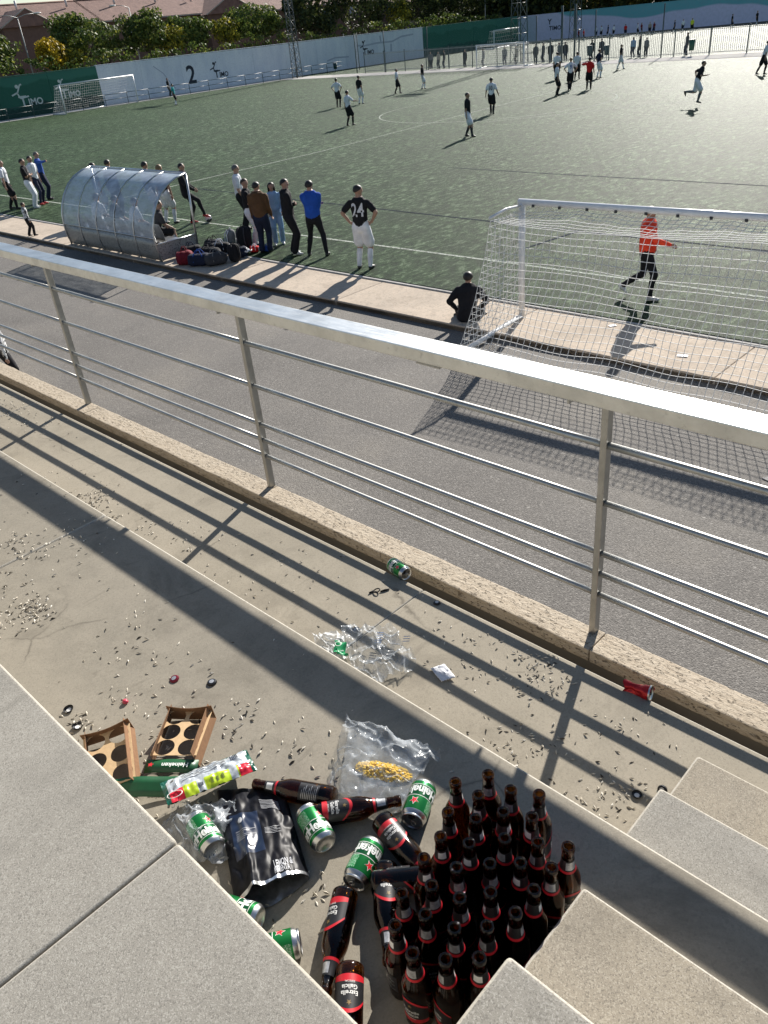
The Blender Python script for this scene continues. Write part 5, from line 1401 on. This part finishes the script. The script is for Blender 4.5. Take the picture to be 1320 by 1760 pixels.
# ------------------------------------------------------------------ cans
M_CAN = mat('green_can_lacquer', (0.012, 0.20, 0.045), 0.28, metal=0.55, nscale=15, var=.08); M_CAND = mat('dark_green_band', (0.006, 0.10, 0.03), 0.3, metal=.5)
M_TIN = mat('can_aluminium', (0.62, 0.62, 0.61), 0.3, metal=1.0, nscale=40); M_CWH = mat('can_white_print', (0.80, 0.82, 0.78), 0.4); M_CRED = mat('can_red_star', (0.65, 0.02, 0.03), 0.4)
def m_smallprint():
    t = NT('can_small_print'); v = t.voro(1, t.coord('Object', (700, 700, 420)))
    t.set(Base_Color=t.ramp(v, [(.34, (0.45, 0.62, 0.48)), (.44, (0.02, 0.22, 0.06))]), Roughness=.35); return t.m
M_SMALL = m_smallprint()
def build_can():
    root = thing('beer_can', 'x', 'can')
    r = .0331
    q = MB(); q.lathe([(.0245, .0035), (.0262, 0.0), (.0280, .002), (.0318, .0085), (r, .0125), (r, .098), (.0318, .103), (.0285, .109)], 40, [0, 0, 1, 1, 2, 1, 1], cap0=False, cap1=False)
    q.build('can_body', [M_TIN, M_TIN, M_CAN], root)
    q = MB(); q.lathe([(.0001, .0125), (.010, .0118), (.018, .0085), (.0247, .0034)], 32, cap0=False, cap1=False); q.build('domed_base', M_TIN, root)
    q = MB(); q.lathe([(.0284, .1088), (.0292, .1130), (.0284, .1148), (.0268, .1140), (.0262, .1105), (.0235, .1100), (.0001, .1103)], 36, cap0=False, cap1=False)
    lid = q.build('lid', M_TIN, root)
    q = MB(); q.lathe([(.0001, .1111), (.0078, .1111)], 14, mtx=Matrix.Translation((0, -.0125, 0)) @ Matrix.Scale(1.15, 4, Vector((1, 0, 0))), cap0=False, cap1=False); q.build('mouth_hole', CL['black'], lid)
    q = MB(); q.tube([(.006*math.cos(a), .010+.009*math.sin(a), .1125) for a in [2*PI*k/12 for k in range(12)]], .0012, 5, closed=True); q.box(-.003, .003, -.002, .006, .1118, .1130); q.build('ring_pull', M_TIN, lid)
    q = MB()
    for z in (.0225, .0565): q.lathe([(r+.0002, z), (r+.0002, z+.0013)], 40, cap0=False, cap1=False)
    q.build('white_lines', M_CWH, root)
    q = MB(); q.lathe([(r+.00012, .0240), (r+.00012, .0563)], 40, cap0=False, cap1=False); q.build('dark_band', M_CAND, root)
    q = MB()
    q.bm.free()
    for off in (0, PI):
        q = MB(); text_mesh(q, 'Heineken', .0330, lambda x, y, o=off: cyl(o+x/.0336*0.86, .0400+y*1.05, .0336), bold=.0013)
        q.build('lettering', M_CWH, root, fix=False)
        q = MB(); q2 = MB()
        for Q, R in ((q, .0112), (q2, .0135)):
            rr = .03345 if Q is q else .0333
            c = Q.bm.verts.new(cyl(off, .074, rr)); V = [Q.bm.verts.new(cyl(off+(R*(1 if k % 2 == 0 else .45)*math.sin(k*PI/5))/.0333, .074+R*(1 if k % 2 == 0 else .45)*math.cos(k*PI/5), rr)) for k in range(10)]
            for k in range(10): Q.bm.faces.new((c, V[k], V[(k+1) % 10]))
        q2.build('star_outline', M_CWH, root, fix=False); q.build('red_star', M_CRED, root, fix=False)
    for off in (PI/2, -PI/2):
        q = MB(); q.grid(lambda u, v: cyl(off-.55+1.1*u, .060+.034*v, r+.0003), 8, 2); q.build('small_print', M_SMALL, root)
    return root
can0 = build_can(); used_c = [False]
def put_can(label, mtx, group='green beer cans among the litter', dent=None):
    if not used_c[0]: b = can0; used_c[0] = True
    else: b = copy_tree(can0)
    b['label'] = label; b['group'] = group
    loc, rot, sc = mtx.decompose(); b.location = loc; b.rotation_euler = rot.to_euler()
    return b
zc = Z2+.0336
def can_at(a, b, spin): return lying(a, b, zc, spin)
# foot end first, then towards the lid
put_can('green beer can lying left of the black crisps bag, base towards us', can_at((-1.262, .492), (-1.383, .516), R_(40)))
put_can('green beer can lying right of the black crisps bag, base towards us', can_at((-1.057, .682), (-1.178, .718), R_(42)))
put_can('green beer can with red star up, lid towards us, beside the clear bag', can_at((-.982, .972), (-.933, .862), R_(8)))
put_can('green beer can lying against the bottles with its open lid towards us', can_at((-.968, .762), (-.928, .650), R_(-48)))
put_can('green beer can mostly hidden behind the seat edge under the crisps bag', can_at((-1.030, .452), (-1.135, .405), R_(80)))
put_can('green beer can half hidden behind the seat edge, nearest to us', can_at((-.985, .385), (-.922, .478), R_(150)))
put_can('green beer can lying in the gutter beside the travertine kerb', lying((-2.128, 2.022), (-2.01, 2.000), Z1+.022, R_(35)))
# crushed red can in the gutter
rc = thing('crushed_can', 'crushed red drink can stuck in the gutter by the kerb', 'can', (-.893, 1.992, Z1+.010), (R_(84), 0, R_(100))); rc.scale = (.86, .86, .86)
q = MB(); n_ = 28
def crush(u, v):
    a = 2*PI*v; z = .108*u-.054
    k = 1-.70*math.exp(-((u-.30)/.30)**2)*(0.6+.5*math.cos(a*2+.6))
    k *= 1+.22*noise.noise(Vector((math.cos(a)*2, math.sin(a)*2, u*6)))*(1-abs(2*u-1)**4)
    return (.033*k*math.cos(a), .033*k*math.sin(a)*(1-.25*math.sin(PI*u)), z+.006*math.sin(a*3+u*8))
q.grid(crush, 14, 32); q.build('can_body', mat('red_can_lacquer', (0.50, 0.015, 0.02), 0.3, metal=.4), rc)
q = MB(); q.lathe([(.034, .050), (.0335, .056), (.030, .056), (.029, .051), (.0001, .052)], 24, cap0=False, cap1=False); q.build('lid', M_TIN, rc)
q = MB(); q.tube([(.007*math.cos(a), .008*math.sin(a), .0545) for a in [2*PI*k/10 for k in range(10)]], .0014, 4, closed=True); q.build('ring_pull', CL['black'], rc)

# ------------------------------------------------------------------ cardboard carriers
M_KRAFT = mat('kraft_cardboard', (0.60, 0.42, 0.23), 0.85, nscale=60, var=.1); M_KRAFTD = mat('brown_cardboard_inside', (0.235, 0.125, 0.062), 0.85, nscale=60)
M_CGREEN = mat('green_print', (0.01, 0.085, 0.03), 0.4)
def holes_plate(W, L, cols, rows, r, th, parent, m, loc, rot=(0, 0, 0), shift=(0, 0)):
    cu = bpy.data.curves.new('c', 'CURVE'); cu.dimensions = '2D'; cu.fill_mode = 'BOTH'; cu.extrude = th/2; cu.resolution_u = 5
    def sp(pts, closed=True):
        s = cu.splines.new('POLY'); s.points.add(len(pts)-1)
        for p, q_ in zip(s.points, pts): p.co = (q_[0], q_[1], 0, 1)
        s.use_cyclic_u = closed
    sp([(-W/2, -L/2), (W/2, -L/2), (W/2, L/2), (-W/2, L/2)])
    for i in range(cols):
        for j in range(rows):
            cx, cy = -W/2+W*(i+.5)/cols, -L/2+L*(j+.5)/rows
            sp([(cx+r*math.cos(a), cy+r*math.sin(a)) for a in [2*PI*k/28 for k in range(28)]])
    o = bpy.data.objects.new('c', cu); COL.objects.link(o)
    dg = bpy.context.evaluated_depsgraph_get(); dg.update(); me = bpy.data.meshes.new_from_object(o.evaluated_get(dg))
    bpy.data.objects.remove(o); bpy.data.curves.remove(cu); me.materials.clear(); me.materials.append(m)
    return link('holed_tray', me, parent, loc, rot)
def carrier(label, cx, cy, ang, tiltx=0.0, W=.140, L=.212, H=.062, near_flap=True, zoff=0.0, tilty=0.0):
    r = thing('can_carrier', label, 'cardboard carrier', (cx, cy, Z2+.004+zoff), (tiltx, tilty, ang))
    t = .0015
    f = .012   # walls lean outwards
    def panel(name, a, b_, lean, h0=0.0, h1=H, curve=0.0):
        a, b_ = Vector(a), Vector(b_); d = (b_-a).normalized(); nrm = Vector((d.y, -d.x, 0))
        q = MB()
        def fn(u, v):
            p = a.lerp(b_, u); z = h0+(h1-h0)*v
            return (p+nrm*(lean*v+curve*math.sin(PI*u)*v)+Vector((0, 0, z-curve*.4*math.sin(PI*u)))).to_tuple()
        q.grid(fn, 8, 3, 0, False)
        o = q.build(name, [M_KRAFTD, M_CGREEN], r); s = o.modifiers.new('s', 'SOLIDIFY'); s.thickness = t; s.offset = 0; s.use_rim = True; pass
        return o
    panel('side_wall', (W/2, L/2, 0), (W/2, -L/2, 0), .014)
    panel('side_wall', (-W/2, -L/2, 0), (-W/2, L/2, 0), .014)
    panel('end_wall', (-W/2, L/2, 0), (W/2, L/2, 0), .010, 0, H*1.05, .008)
    holes_plate(W-.004, L-.01, 2, 3, .0285, .0015, r, M_KRAFT, (0, 0, .042))
    if near_flap:
        q = MB(); q.grid(lambda u, v: (-W/2-.006+(W+.012)*u, -L/2-.004-.038*v, .034-.010*v+.004*math.sin(PI*u)), 6, 2)
        fl = q.build('printed_flap', M_CGREEN, r); fl.modifiers.new('s', 'SOLIDIFY').thickness = .0012
        q = MB(); text_mesh(q, 'Heineken', .026, lambda x, y: (-x*.78+.012, -L/2-.024-y*.75, .0345+.003), bold=.0006); q.build('lettering', M_CWH, fl, fix=False)
        q = MB(); c = (-.052*-1, -L/2-.023)
        V = [q.bm.verts.new((.0095*(1 if k % 2 == 0 else .45)*math.sin(k*PI/5)-.058, c[1]+.0085*(1 if k % 2 == 0 else .45)*math.cos(k*PI/5), .0372)) for k in range(10)]
        q.bm.faces.new(V); q.build('star', M_CRED, fl, fix=False)
    q = MB(); q.box(-W/2, W/2, -L/2, L/2, -.002, -.0005); q.bm.free()
    return r
carrier('upright cardboard can carrier with six holes and a green printed flap', -1.646, .660, R_(39), 0, L=.182, near_flap=True)
carrier('brown cardboard can carrier leaning half hidden behind the seat edge', -1.735, .475, R_(62), R_(6), near_flap=False, tilty=R_(-5))
q = MB(); q.grid(lambda u, v: (.19*(u-.5), .05*(v-.5), .012+.022*v+.006*math.sin(u*5)), 10, 3)
o = q.build('torn_cardboard_flap', M_CGREEN, None, (-1.575, .488, Z2+.003), (0, 0, R_(45)), label='torn dark green cardboard flap lying before the white snack packet', cat='cardboard'); o.modifiers.new('s', 'SOLIDIFY').thickness = .0015

# ------------------------------------------------------------------ snack packet
M_FOILW = mat('white_packet_foil', (0.62, 0.66, 0.68), 0.25, metal=.35, nscale=70, var=.15, bump=.3); M_PKR = mat('red_packet_print', (0.60, 0.02, 0.04), 0.3); M_PKY = mat('lime_packet_print', (0.45, 0.60, 0.03), 0.3); M_PKG = mat('dark_green_packet_print', (0.01, 0.09, 0.06), 0.3)
pk = thing('snack_packet', 'empty white snack packet with red and lime strip and green ends', 'packet', (-1.445, .612, Z2+.052), (R_(-6), R_(4), R_(71)))
PL_, PW = .245, .092
def pz(u, v):
    e = (1-abs(2*u-1)**6); w = (1-abs(2*v-1)**2.5)
    return .015*e*w+.006*noise.noise(Vector((u*9, v*4, 3)))+.004*noise.noise(Vector((u*24, v*9, 7)))
def pmat(u, v):
    if u < .05 or u > .945: return 3
    if v < .36:
        if u < .20 or u > .80: return 1
        if .34 < u < .43 or .70 < u < .80: return 0
        return 2
    return 0
q = MB(); q.grid(lambda u, v: (PL_*(u-.5), PW*(v-.5), pz(u, v)), 60, 22, pmat); q.build('packet_front', [M_FOILW, M_PKR, M_PKY, M_PKG], pk)
q = MB(); q.grid(lambda u, v: (PL_*(u-.5), PW*(v-.5), -.6*pz(u, v)-.001), 40, 12, 3); q.build('packet_back', [M_FOILW, M_PKR, M_PKY, M_PKG], pk)
q = MB()
for u0, v0, w, h in ((.10, .70, .035, .14), (.14, .48, .02, .06), (.78, .62, .09, .24), (.36, .12, .06, .14), (.50, .10, .03, .15), (.56, .10, .03, .15), (.62, .10, .03, .15)):
    n = 5
    for k in range(n):
        q.grid(lambda u, v: (PL_*(u0+w*(k+.55*u)/n-.5), PW*(v0+h*v-.5), pz(u0+w*k/n, v0+h*v)+.0011), 1, 5)
for k in range(4):
    q.grid(lambda u, v: (PL_*(.22+.5*u-.5), PW*(.55+k*.09+.018*v-.5), pz(.22+.5*u, .55+k*.09)+.0011), 26, 1)
q.build('printed_marks', M_INK, pk)
q = MB(); q.tube([(.02*math.cos(a)-PL_*.40*1, .012*math.sin(a)-PW*.34, .0135) for a in [2*PI*k/12 for k in range(12)]], .0012, 4, closed=True); q.build('printed_ring', M_CWH, pk)

# ------------------------------------------------------------------ black crisps bag
def m_crisp():
    t = NT('black_glossy_foil'); n = t.noise(28, 4, .6); 
    t.set(Base_Color=t.ramp(n, [(.4, (0.006, 0.006, 0.008)), (.7, (0.014, 0.015, 0.02))]), Roughness=.38, Metallic=0.0)
    t.b.inputs['Specular IOR Level'].default_value = .10; t.bump(n, .05, .004); return t.m
M_CRISP = m_crisp(); M_CRIN = mat('silver_foil_inside', (0.55, 0.56, 0.57), 0.28, metal=.9, nscale=50, var=.3, bump=.4); M_NAVY = mat('navy_foil_print', (0.012, 0.02, 0.045), .28)
cb = thing('crisps_bag', 'large empty black crisps bag with white print, its silver mouth open towards us', 'crisps bag', (-1.215, .600, Z2+.004))
c00, c10, c11, c01 = Vector((-1.420, .610, 0)), Vector((-1.285, .735, 0)), Vector((-1.035, .605, 0)), Vector((-1.105, .435, 0))
ctr = Vector((-1.215, .600, 0))
def bagp(u, v, s=1):
    a = c00.lerp(c10, u); b_ = c01.lerp(c11, u); p = a.lerp(b_, v)-ctr
    w = (1-abs(2*u-1)**3)
    fold = .006*abs(noise.noise(Vector((u*4+v*2, v*3-u*2, 1))))*2+.0022*abs(noise.noise(Vector((u*9, v*8, 8))))*2
    z = (.012+.040*w*(v**.8)*(1 if v < .93 else 1.0))+fold
    z += .018*math.exp(-((u-.30)/.07)**2)*v
    if s < 0: z = .002+.004*abs(noise.noise(Vector((u*7, v*6, 20))))
    if abs(2*u-1) > .999: z = .006+.3*fold
    p.x += .004*noise.noise(Vector((u*6, v*9, 3))); return Vector((p.x, p.y, z))
def bmat(u, v):
    if v > .955: return 1
    if .12 < u < .52 and .28 < v < .70: return 2
    return 0
q = MB(); q.grid(lambda u, v: bagp(u, v), 56, 64, bmat); q.build('bag_front', [M_CRISP, M_CRIN, M_NAVY], cb)
q = MB(); q.grid(lambda u, v: bagp(u*.96+.02, v*.2+.795, 1)+Vector((0, 0, -.0045)), 40, 12); q.build('foil_inside', M_CRIN, cb)
q = MB(); q.grid(lambda u, v: bagp(u, v*1.0, -1)+(c01.lerp(c11, u)-c00.lerp(c10, u))*.07*v*math.sin(PI*u), 40, 40, lambda u, v: 0 if v < .5 else 1); q.build('bag_back', [M_CRISP, M_CRIN], cb)
def on_bag(u, v): return bagp(min(max(u, 0), 1), min(max(v, 0), 1))+Vector((0, 0, .0016))
M_GPRINT = mat('grey_white_print', (0.42, 0.43, 0.45), .5)
q = MB(); text_mesh(q, 'LEMON &', .028, lambda x, y: on_bag(.72+x*2.6*.80, .86-y*3.6), bold=.0006); q.build('flavour_lettering', M_GPRINT, cb, fix=False)
q = MB(); text_mesh(q, 'PIMIENTA', .028, lambda x, y: on_bag(.69+x*2.6*.66, .925-y*3.0), bold=.0006); q.build('flavour_lettering', M_GPRINT, cb, fix=False)
q = MB()
for k in range(6):
    q.grid(lambda u, v: on_bag(.18+(.28-.08*(k % 3))*u, .46+k*.018+.0035*v), 14, 1)
for k in range(5):
    q.grid(lambda u, v: on_bag(.58+(.22-.05*(k % 2))*u, .48+k*.016+.003*v), 12, 1)
for k in range(7):
    q.grid(lambda u, v: on_bag(.60+.26*u, .16+k*.016+.005*v+.04*u), 12, 1)
for (cu_, cv_, rr) in ((.27, .36, .016), (.38, .60, .020)):
    q.bm.faces.new([q.bm.verts.new(on_bag(cu_+rr*2.2*math.cos(a), cv_+rr*2*math.sin(a))) for a in [2*PI*k/14 for k in range(14)]])
q.build('white_print', mat('grey_white_print', (0.42, 0.43, 0.45), .5), cb, fix=False)

# ------------------------------------------------------------------ clear plastic
M_FILM = m_film('clear_plastic_film', base=.12, edge=.45, cloud=.20); M_FILM2 = m_film('crinkled_clear_plastic', base=.12, edge=.5, cloud=.30, rough=.2); M_FILM3 = m_film('milky_plastic', base=.35, edge=.4, cloud=.3, rough=.35, col=(.8, .82, .82))
def sheet(name, label, cat, corners, zb, hfun, m, nu=50, nv=50, seed=1, amp=.012, parent=None, matfn=None):
    c = [Vector((*p, 0)) for p in corners]; cen = sum(c, Vector())/4
    q = MB()
    def fn(u, v):
        p = c[0].lerp(c[1], u).lerp(c[3].lerp(c[2], u), v)-cen
        e = min(u, 1-u, v, 1-v)
        r1 = 1-abs(noise.noise(Vector((u*4+seed, v*4, seed))))*2; r2 = 1-abs(noise.noise(Vector((u*9, v*9+seed, seed*2))))*2; r3 = 1-abs(noise.noise(Vector((u*21, v*21+seed, seed*3))))*2
        p.x += amp*1.2*noise.noise(Vector((u*3, v*3, seed+5))); p.y += amp*1.2*noise.noise(Vector((u*3, v*3, seed+9)))
        z = hfun(u, v)+amp*(max(0, r1)**2*1.1+max(0, r2)**2*.4+max(0, r3)*.08)
        return Vector((p.x, p.y, max(.001, z)))
    q.grid(fn, nu, nv, matfn or 0)
    return q.build(name, m, parent, (cen.x, cen.y, zb), label=label, cat=cat), cen, fn
# big clear bag with yellow crumbs
cbg = thing('plastic_bag', 'large clear plastic bag standing crumpled with yellow crumbs inside, behind the star can', 'plastic bag', (0, 0, 0))
dome = lambda u, v: .060*math.sin(PI*min(max(u, 0), 1))**.7*math.sin(PI*min(max(v, 0), 1))**.6
o, cen, fn = sheet('film', None, None, [(-1.33, 1.02), (-1.03, 1.09), (-.985, .86), (-1.17, .79)], Z2+.001, lambda u, v: dome(u, v)+.02*math.exp(-((v-.25)/.12)**2), M_FILM, 60, 60, 3, .022, cbg)
o, cen, fn = sheet('film', None, None, [(-1.31, 1.01), (-1.05, 1.06), (-1.0, .88), (-1.16, .82)], Z2+.0008, lambda u, v: .004, M_FILM, 30, 30, 6, .006, cbg)
q = MB()
for i in range(800):
    a = rnd.random()*2*PI; t = rnd.random()**.6
    c = Vector((-1.118+t*.074*math.cos(a)-.004*t*math.sin(a), .950+t*.030*math.sin(a)+.030*t*math.cos(a), Z2+.004+.018*(1-t)*rnd.random()))
    q.ball(c, rnd.uniform(.003, .0062), 0 if rnd.random() < .9 else 1, 1, (1, 1, .6))
q.build('crumbs', [mat('yellow_crumbs', (0.80, 0.50, 0.05), .8), mat('pale_crumbs', (0.75, 0.68, 0.5), .8)], cbg, kind='stuff')
# small clear bag behind the left can
sheet('plastic_bag', 'crinkled clear plastic bag under the leftmost green can', 'plastic bag', [(-1.50, .50), (-1.34, .62), (-1.22, .50), (-1.33, .40)], Z2+.001, lambda u, v: .045*math.sin(PI*u)*math.sin(PI*v), M_FILM2, 44, 44, 11, .024)
# on the lower tread
lb = thing('plastic_bag', 'clear plastic bag with green print lying on the lower tread beyond the step edge', 'plastic bag', (0, 0, 0))
sheet('film', None, None, [(-1.985, 1.565), (-1.845, 1.715), (-1.60, 1.60), (-1.66, 1.36)], Z1+.001, lambda u, v: .018*math.sin(PI*u)*math.sin(PI*v)+.020*math.exp(-((v-.78)/.10)**2), M_FILM2, 60, 60, 21, .024, lb)
sheet('milky_flap', None, None, [(-2.06, 1.47), (-1.975, 1.56), (-1.83, 1.46), (-1.90, 1.38)], Z1+.002, lambda u, v: .012*math.sin(PI*u)*math.sin(PI*v), M_FILM3, 36, 36, 31, .016, lb)
q = MB(); q.grid(lambda u, v: (-1.945+.07*u+.045*v, 1.485-.055*u+.022*v+.008*math.sin(u*8), Z1+.030+.006*math.sin(u*9)+.004*math.sin(v*7)), 14, 8)
gp_ = q.build('green_print', mat('leaf_green_print', (0.02, 0.33, 0.12), .4), lb)
q = MB(); q.tube([(-1.905+.013*math.cos(a), 1.475+.011*math.sin(a), Z1+.043) for a in [2*PI*k/16 for k in range(16)]], .0016, 5, closed=True); q.build('white_ring_print', M_CWH, gp_)
for (x_, y_, a_, n_) in ((-1.83, 1.62, .5, 5), (-1.73, 1.67, .8, 3)):
    q = MB()
    for k in range(n_): q.tube([(x_+k*.008, y_-k*.012, Z1+.040), (x_+.022+k*.008, y_+.016-k*.012, Z1+.042)], .0016, 4)
    q.build('blue_print', mat('pale_blue_print', (0.15, 0.30, 0.62), .4), lb)
q = MB(); q.grid(lambda u, v: (.085*(u-.5)+.012*v, .055*(v-.5), .003+.008*abs(noise.noise(Vector((u*6, v*6, 4))))+.006*v), 16, 12)
o = q.build('paper_scrap', mat('white_paper', (0.70, 0.71, 0.74), .7), None, (-1.505, 1.635, Z1+.001), (0, 0, R_(-20)), label='crumpled white paper scrap on the lower tread right of the plastic bag', cat='paper'); o.modifiers.new('s', 'SOLIDIFY').thickness = .0008
for (x_, y_, s_, r_, lb_) in ((-4.95, 11.35, .16, .3, 'flat white paper on the walkway beside the head of the goalkeeper shadow'), (-6.55, 12.05, .13, 1.0, 'small white paper on the walkway just inside the goal by the left post')):
    q = MB(); q.grid(lambda u, v: (s_*(u-.5), s_*.6*(v-.5), .004+.012*abs(noise.noise(Vector((u*4, v*4, s_*40))))), 6, 5)
    q.build('paper_scrap', mat('white_paper', (0.70, 0.71, 0.74), .7), None, (x_, y_, ZW+.004), (0, 0, r_), label=lb_, cat='paper')
# tongs-like bottle ring and caps
rg_ = thing('metal_ring', 'small dark metal ring with a strap end on the lower tread below the gutter can', 'ring', (-2.055, 1.848, Z1+.001), (0, 0, R_(30)))
q = MB(); q.tube([(.014*math.cos(a), .014*math.sin(a), .003+.004*(1+math.cos(a))) for a in [2*PI*k/18 for k in range(18)]], .0028, 6, closed=True); q.build('ring', CL['black'], rg_)
q = MB(); q.tube([(.016, .0, .003), (.035, .012, .004), (.052, .022, .003)], [.003, .0045, .003], 6); q.tube([(-.014, 0, .004), (-.030, -.016, .003)], .004, 6); q.build('strap_end', CL['black'], rg_)
def cap(label, x, y, z, col, flip=False, rz=0.0, tilt=0.0):
    r = thing('bottle_cap', label, 'bottle cap', (x, y, z), (tilt, 0, rz), 'bottle caps dropped on the steps')
    q = MB(); n = 21
    rings = []
    for rr, zz, wob in ((.0158, .0, 1), (.0150, .003, .6), (.0135, .0055, 0), (.010, .0066, 0)):
        rings.append([q.bm.verts.new(((rr+wob*.0007*(1 if k % 2 else -1))*math.cos(2*PI*k/(2*n)), (rr+wob*.0007*(1 if k % 2 else -1))*math.sin(2*PI*k/(2*n)), zz if not flip else .0066-zz)) for k in range(2*n)])
    for A, B in zip(rings[:-1], rings[1:]):
        for k in range(2*n): q.bm.faces.new((A[k], A[(k+1) % (2*n)], B[(k+1) % (2*n)], B[k]))
    q.bm.faces.new(rings[-1]); q.build('cap_shell', col, r)
    q = MB(); q.lathe([(.0001, .0071 if not flip else .0012), (.008, .0071 if not flip else .0012)], 16, cap0=False, cap1=False); q.build('cap_print' if not flip else 'liner', M_LWHITE if flip else M_LSILVER, r)
M_CAPK = mat('black_cap_tin', (0.02, 0.02, 0.022), .3, metal=.3); M_CAPR = mat('dark_red_cap_tin', (0.20, 0.015, 0.03), .3, metal=.3)
cap('black bottle cap on the lower tread right of the ring, near the gutter', -1.793, 1.946, Z1+.001, M_CAPK)
cap('dark bottle cap on the lower tread above the clear plastic bag', -1.946, 1.611, Z1+.001, M_CAPK, tilt=R_(14))
cap('upturned bottle cap with white liner by the lower stair block', -.680, 1.592, Z1+.001, M_CAPK, True)
cap('bottle cap leaning against the corner of the lower stair block', -.628, 1.655, Z1+.006, M_CAPK, tilt=R_(50))
cap('dark red bottle cap lying alone on the step above the cardboard carriers', -1.902, .792, Z2+.001, M_CAPR, tilt=R_(10))
cap('grey bottle cap by the seat edge, farthest left', -2.056, .500, Z2+.001, M_CAPK, True, tilt=R_(8))
cap('grey bottle cap nearest to the brown carrier by the seat edge', -1.965, .482, Z2+.001, M_CAPK, True, tilt=R_(-10))
cap('flat dark bottle cap beyond the corner of the upright carrier', -1.79, .86, Z2+.001, M_CAPK)
q = MB(); q.ball((0, 0, .006), .011, 0, 2, (1, .8, .6))
for v in q.bm.verts: v.co *= 1+.25*noise.noise(v.co*220)
q.build('foil_scrap', mat('pink_red_foil', (0.55, 0.05, 0.09), .4), None, (-1.938, .633, Z2), label='small crumpled pink-red foil scrap left of the upright carrier', cat='foil scrap')

# ------------------------------------------------------------------ sunflower shells and crumbs
M_SHELL = m_island('seed_shells', [(0.0, (0.04, 0.035, 0.03)), (0.12, (0.10, 0.085, 0.065)), (0.17, (0.45, 0.40, 0.32)), (0.7, (0.60, 0.55, 0.45)), (1.0, (0.72, 0.68, 0.60))], .75)
def shells(name, label, spots, z, xr, yr, nbg, seed, avoid=None):
    R = random.Random(seed); q = MB()
    def one(x, y, s=1.0):
        a = R.uniform(0, PI*2); L = R.uniform(.0062, .0108)*s; w = L*R.uniform(.28, .42); h = w*R.uniform(.5, 1.1)
        tl = R.uniform(-.35, .35); ca, sa = math.cos(a), math.sin(a)
        def P(lx, ly, lz): 
            return q.bm.verts.new((x+ca*lx-sa*ly, y+sa*lx+ca*ly, z+.0006+max(0, lz+lx*tl+L*abs(tl))))
        t0, t1 = P(-L, 0, 0), P(L, 0, 0)
        A, B, C, D = P(-L*.15, w, 0), P(0, 0, h*1.3), P(-L*.15, -w, 0), P(L*.45, 0, h)
        for f in ((t0, A, B), (t0, B, C), (A, t1, D), (A, D, B), (C, B, D), (C, D, t1)): q.bm.faces.new(f)
    for cx, cy, sx, sy, n in spots:
        for i in range(n): one(R.gauss(cx, sx), R.gauss(cy, sy))
    for i in range(nbg):
        one(R.uniform(*xr), R.uniform(*yr), R.uniform(.5, 1.0))
    keep = [f for f in q.bm.faces if not (yr[0] <= f.calc_center_median().y <= yr[1]) or (avoid and avoid(f.calc_center_median()))]
    bmesh.ops.delete(q.bm, geom=keep, context='FACES')
    return q.build(name, M_SHELL, None, fix=False, kind='stuff', label=label, cat='seed shells')
shells('sunflower_seed_shells', 'pale and dark sunflower seed shells scattered over the middle step', [(-2.645, .667, .05, .035, 90), (-2.70, .56, .05, .04, 50), (-3.12, .84, .09, .05, 60), (-3.0, 1.0, .15, .06, 40), (-2.9, .72, .12, .07, 40), (-1.97, .50, .03, .025, 26), (-1.93, .62, .05, .03, 14), (-1.60, .82, .06, .05, 30), (-1.35, .86, .08, .06, 26),
    (-.99, .60, .03, .03, 16), (-1.10, .50, .05, .04, 30), (-1.68, .66, .05, .06, 30), (-2.3, .85, .15, .08, 24), (-2.0, .75, .12, .1, 30), (-1.45, .55, .10, .08, 60)], Z2, (-6.5, -.5), (.33, 1.18), 210, 3)
shells('sunflower_seed_shells', 'sunflower seed shells and crumbs scattered over the lower tread', [(-3.95, 1.50, .08, .05, 110), (-3.8, 1.42, .10, .06, 60), (-3.45, 1.45, .12, .06, 50), (-1.24, 1.88, .07, .05, 60), (-1.18, 1.80, .06, .06, 40), (-1.11, 1.51, .07, .05, 36), (-1.02, 1.60, .06, .06, 24), (-.73, 1.57, .06, .05, 50), (-.80, 1.46, .06, .04, 22), (-.86, 1.78, .05, .05, 20), (-5.6, 1.8, .3, .07, 120), (-1.45, 1.75, .08, .06, 26), (-3.1, 1.6, .2, .1, 40), (-2.6, 1.55, .2, .1, 30), (-1.65, 1.85, .1, .05, 16), (-.9, 1.30, .06, .05, 30)], Z1, (-8, -.58), (1.22, 1.972), 260, 4)
R2 = random.Random(9)
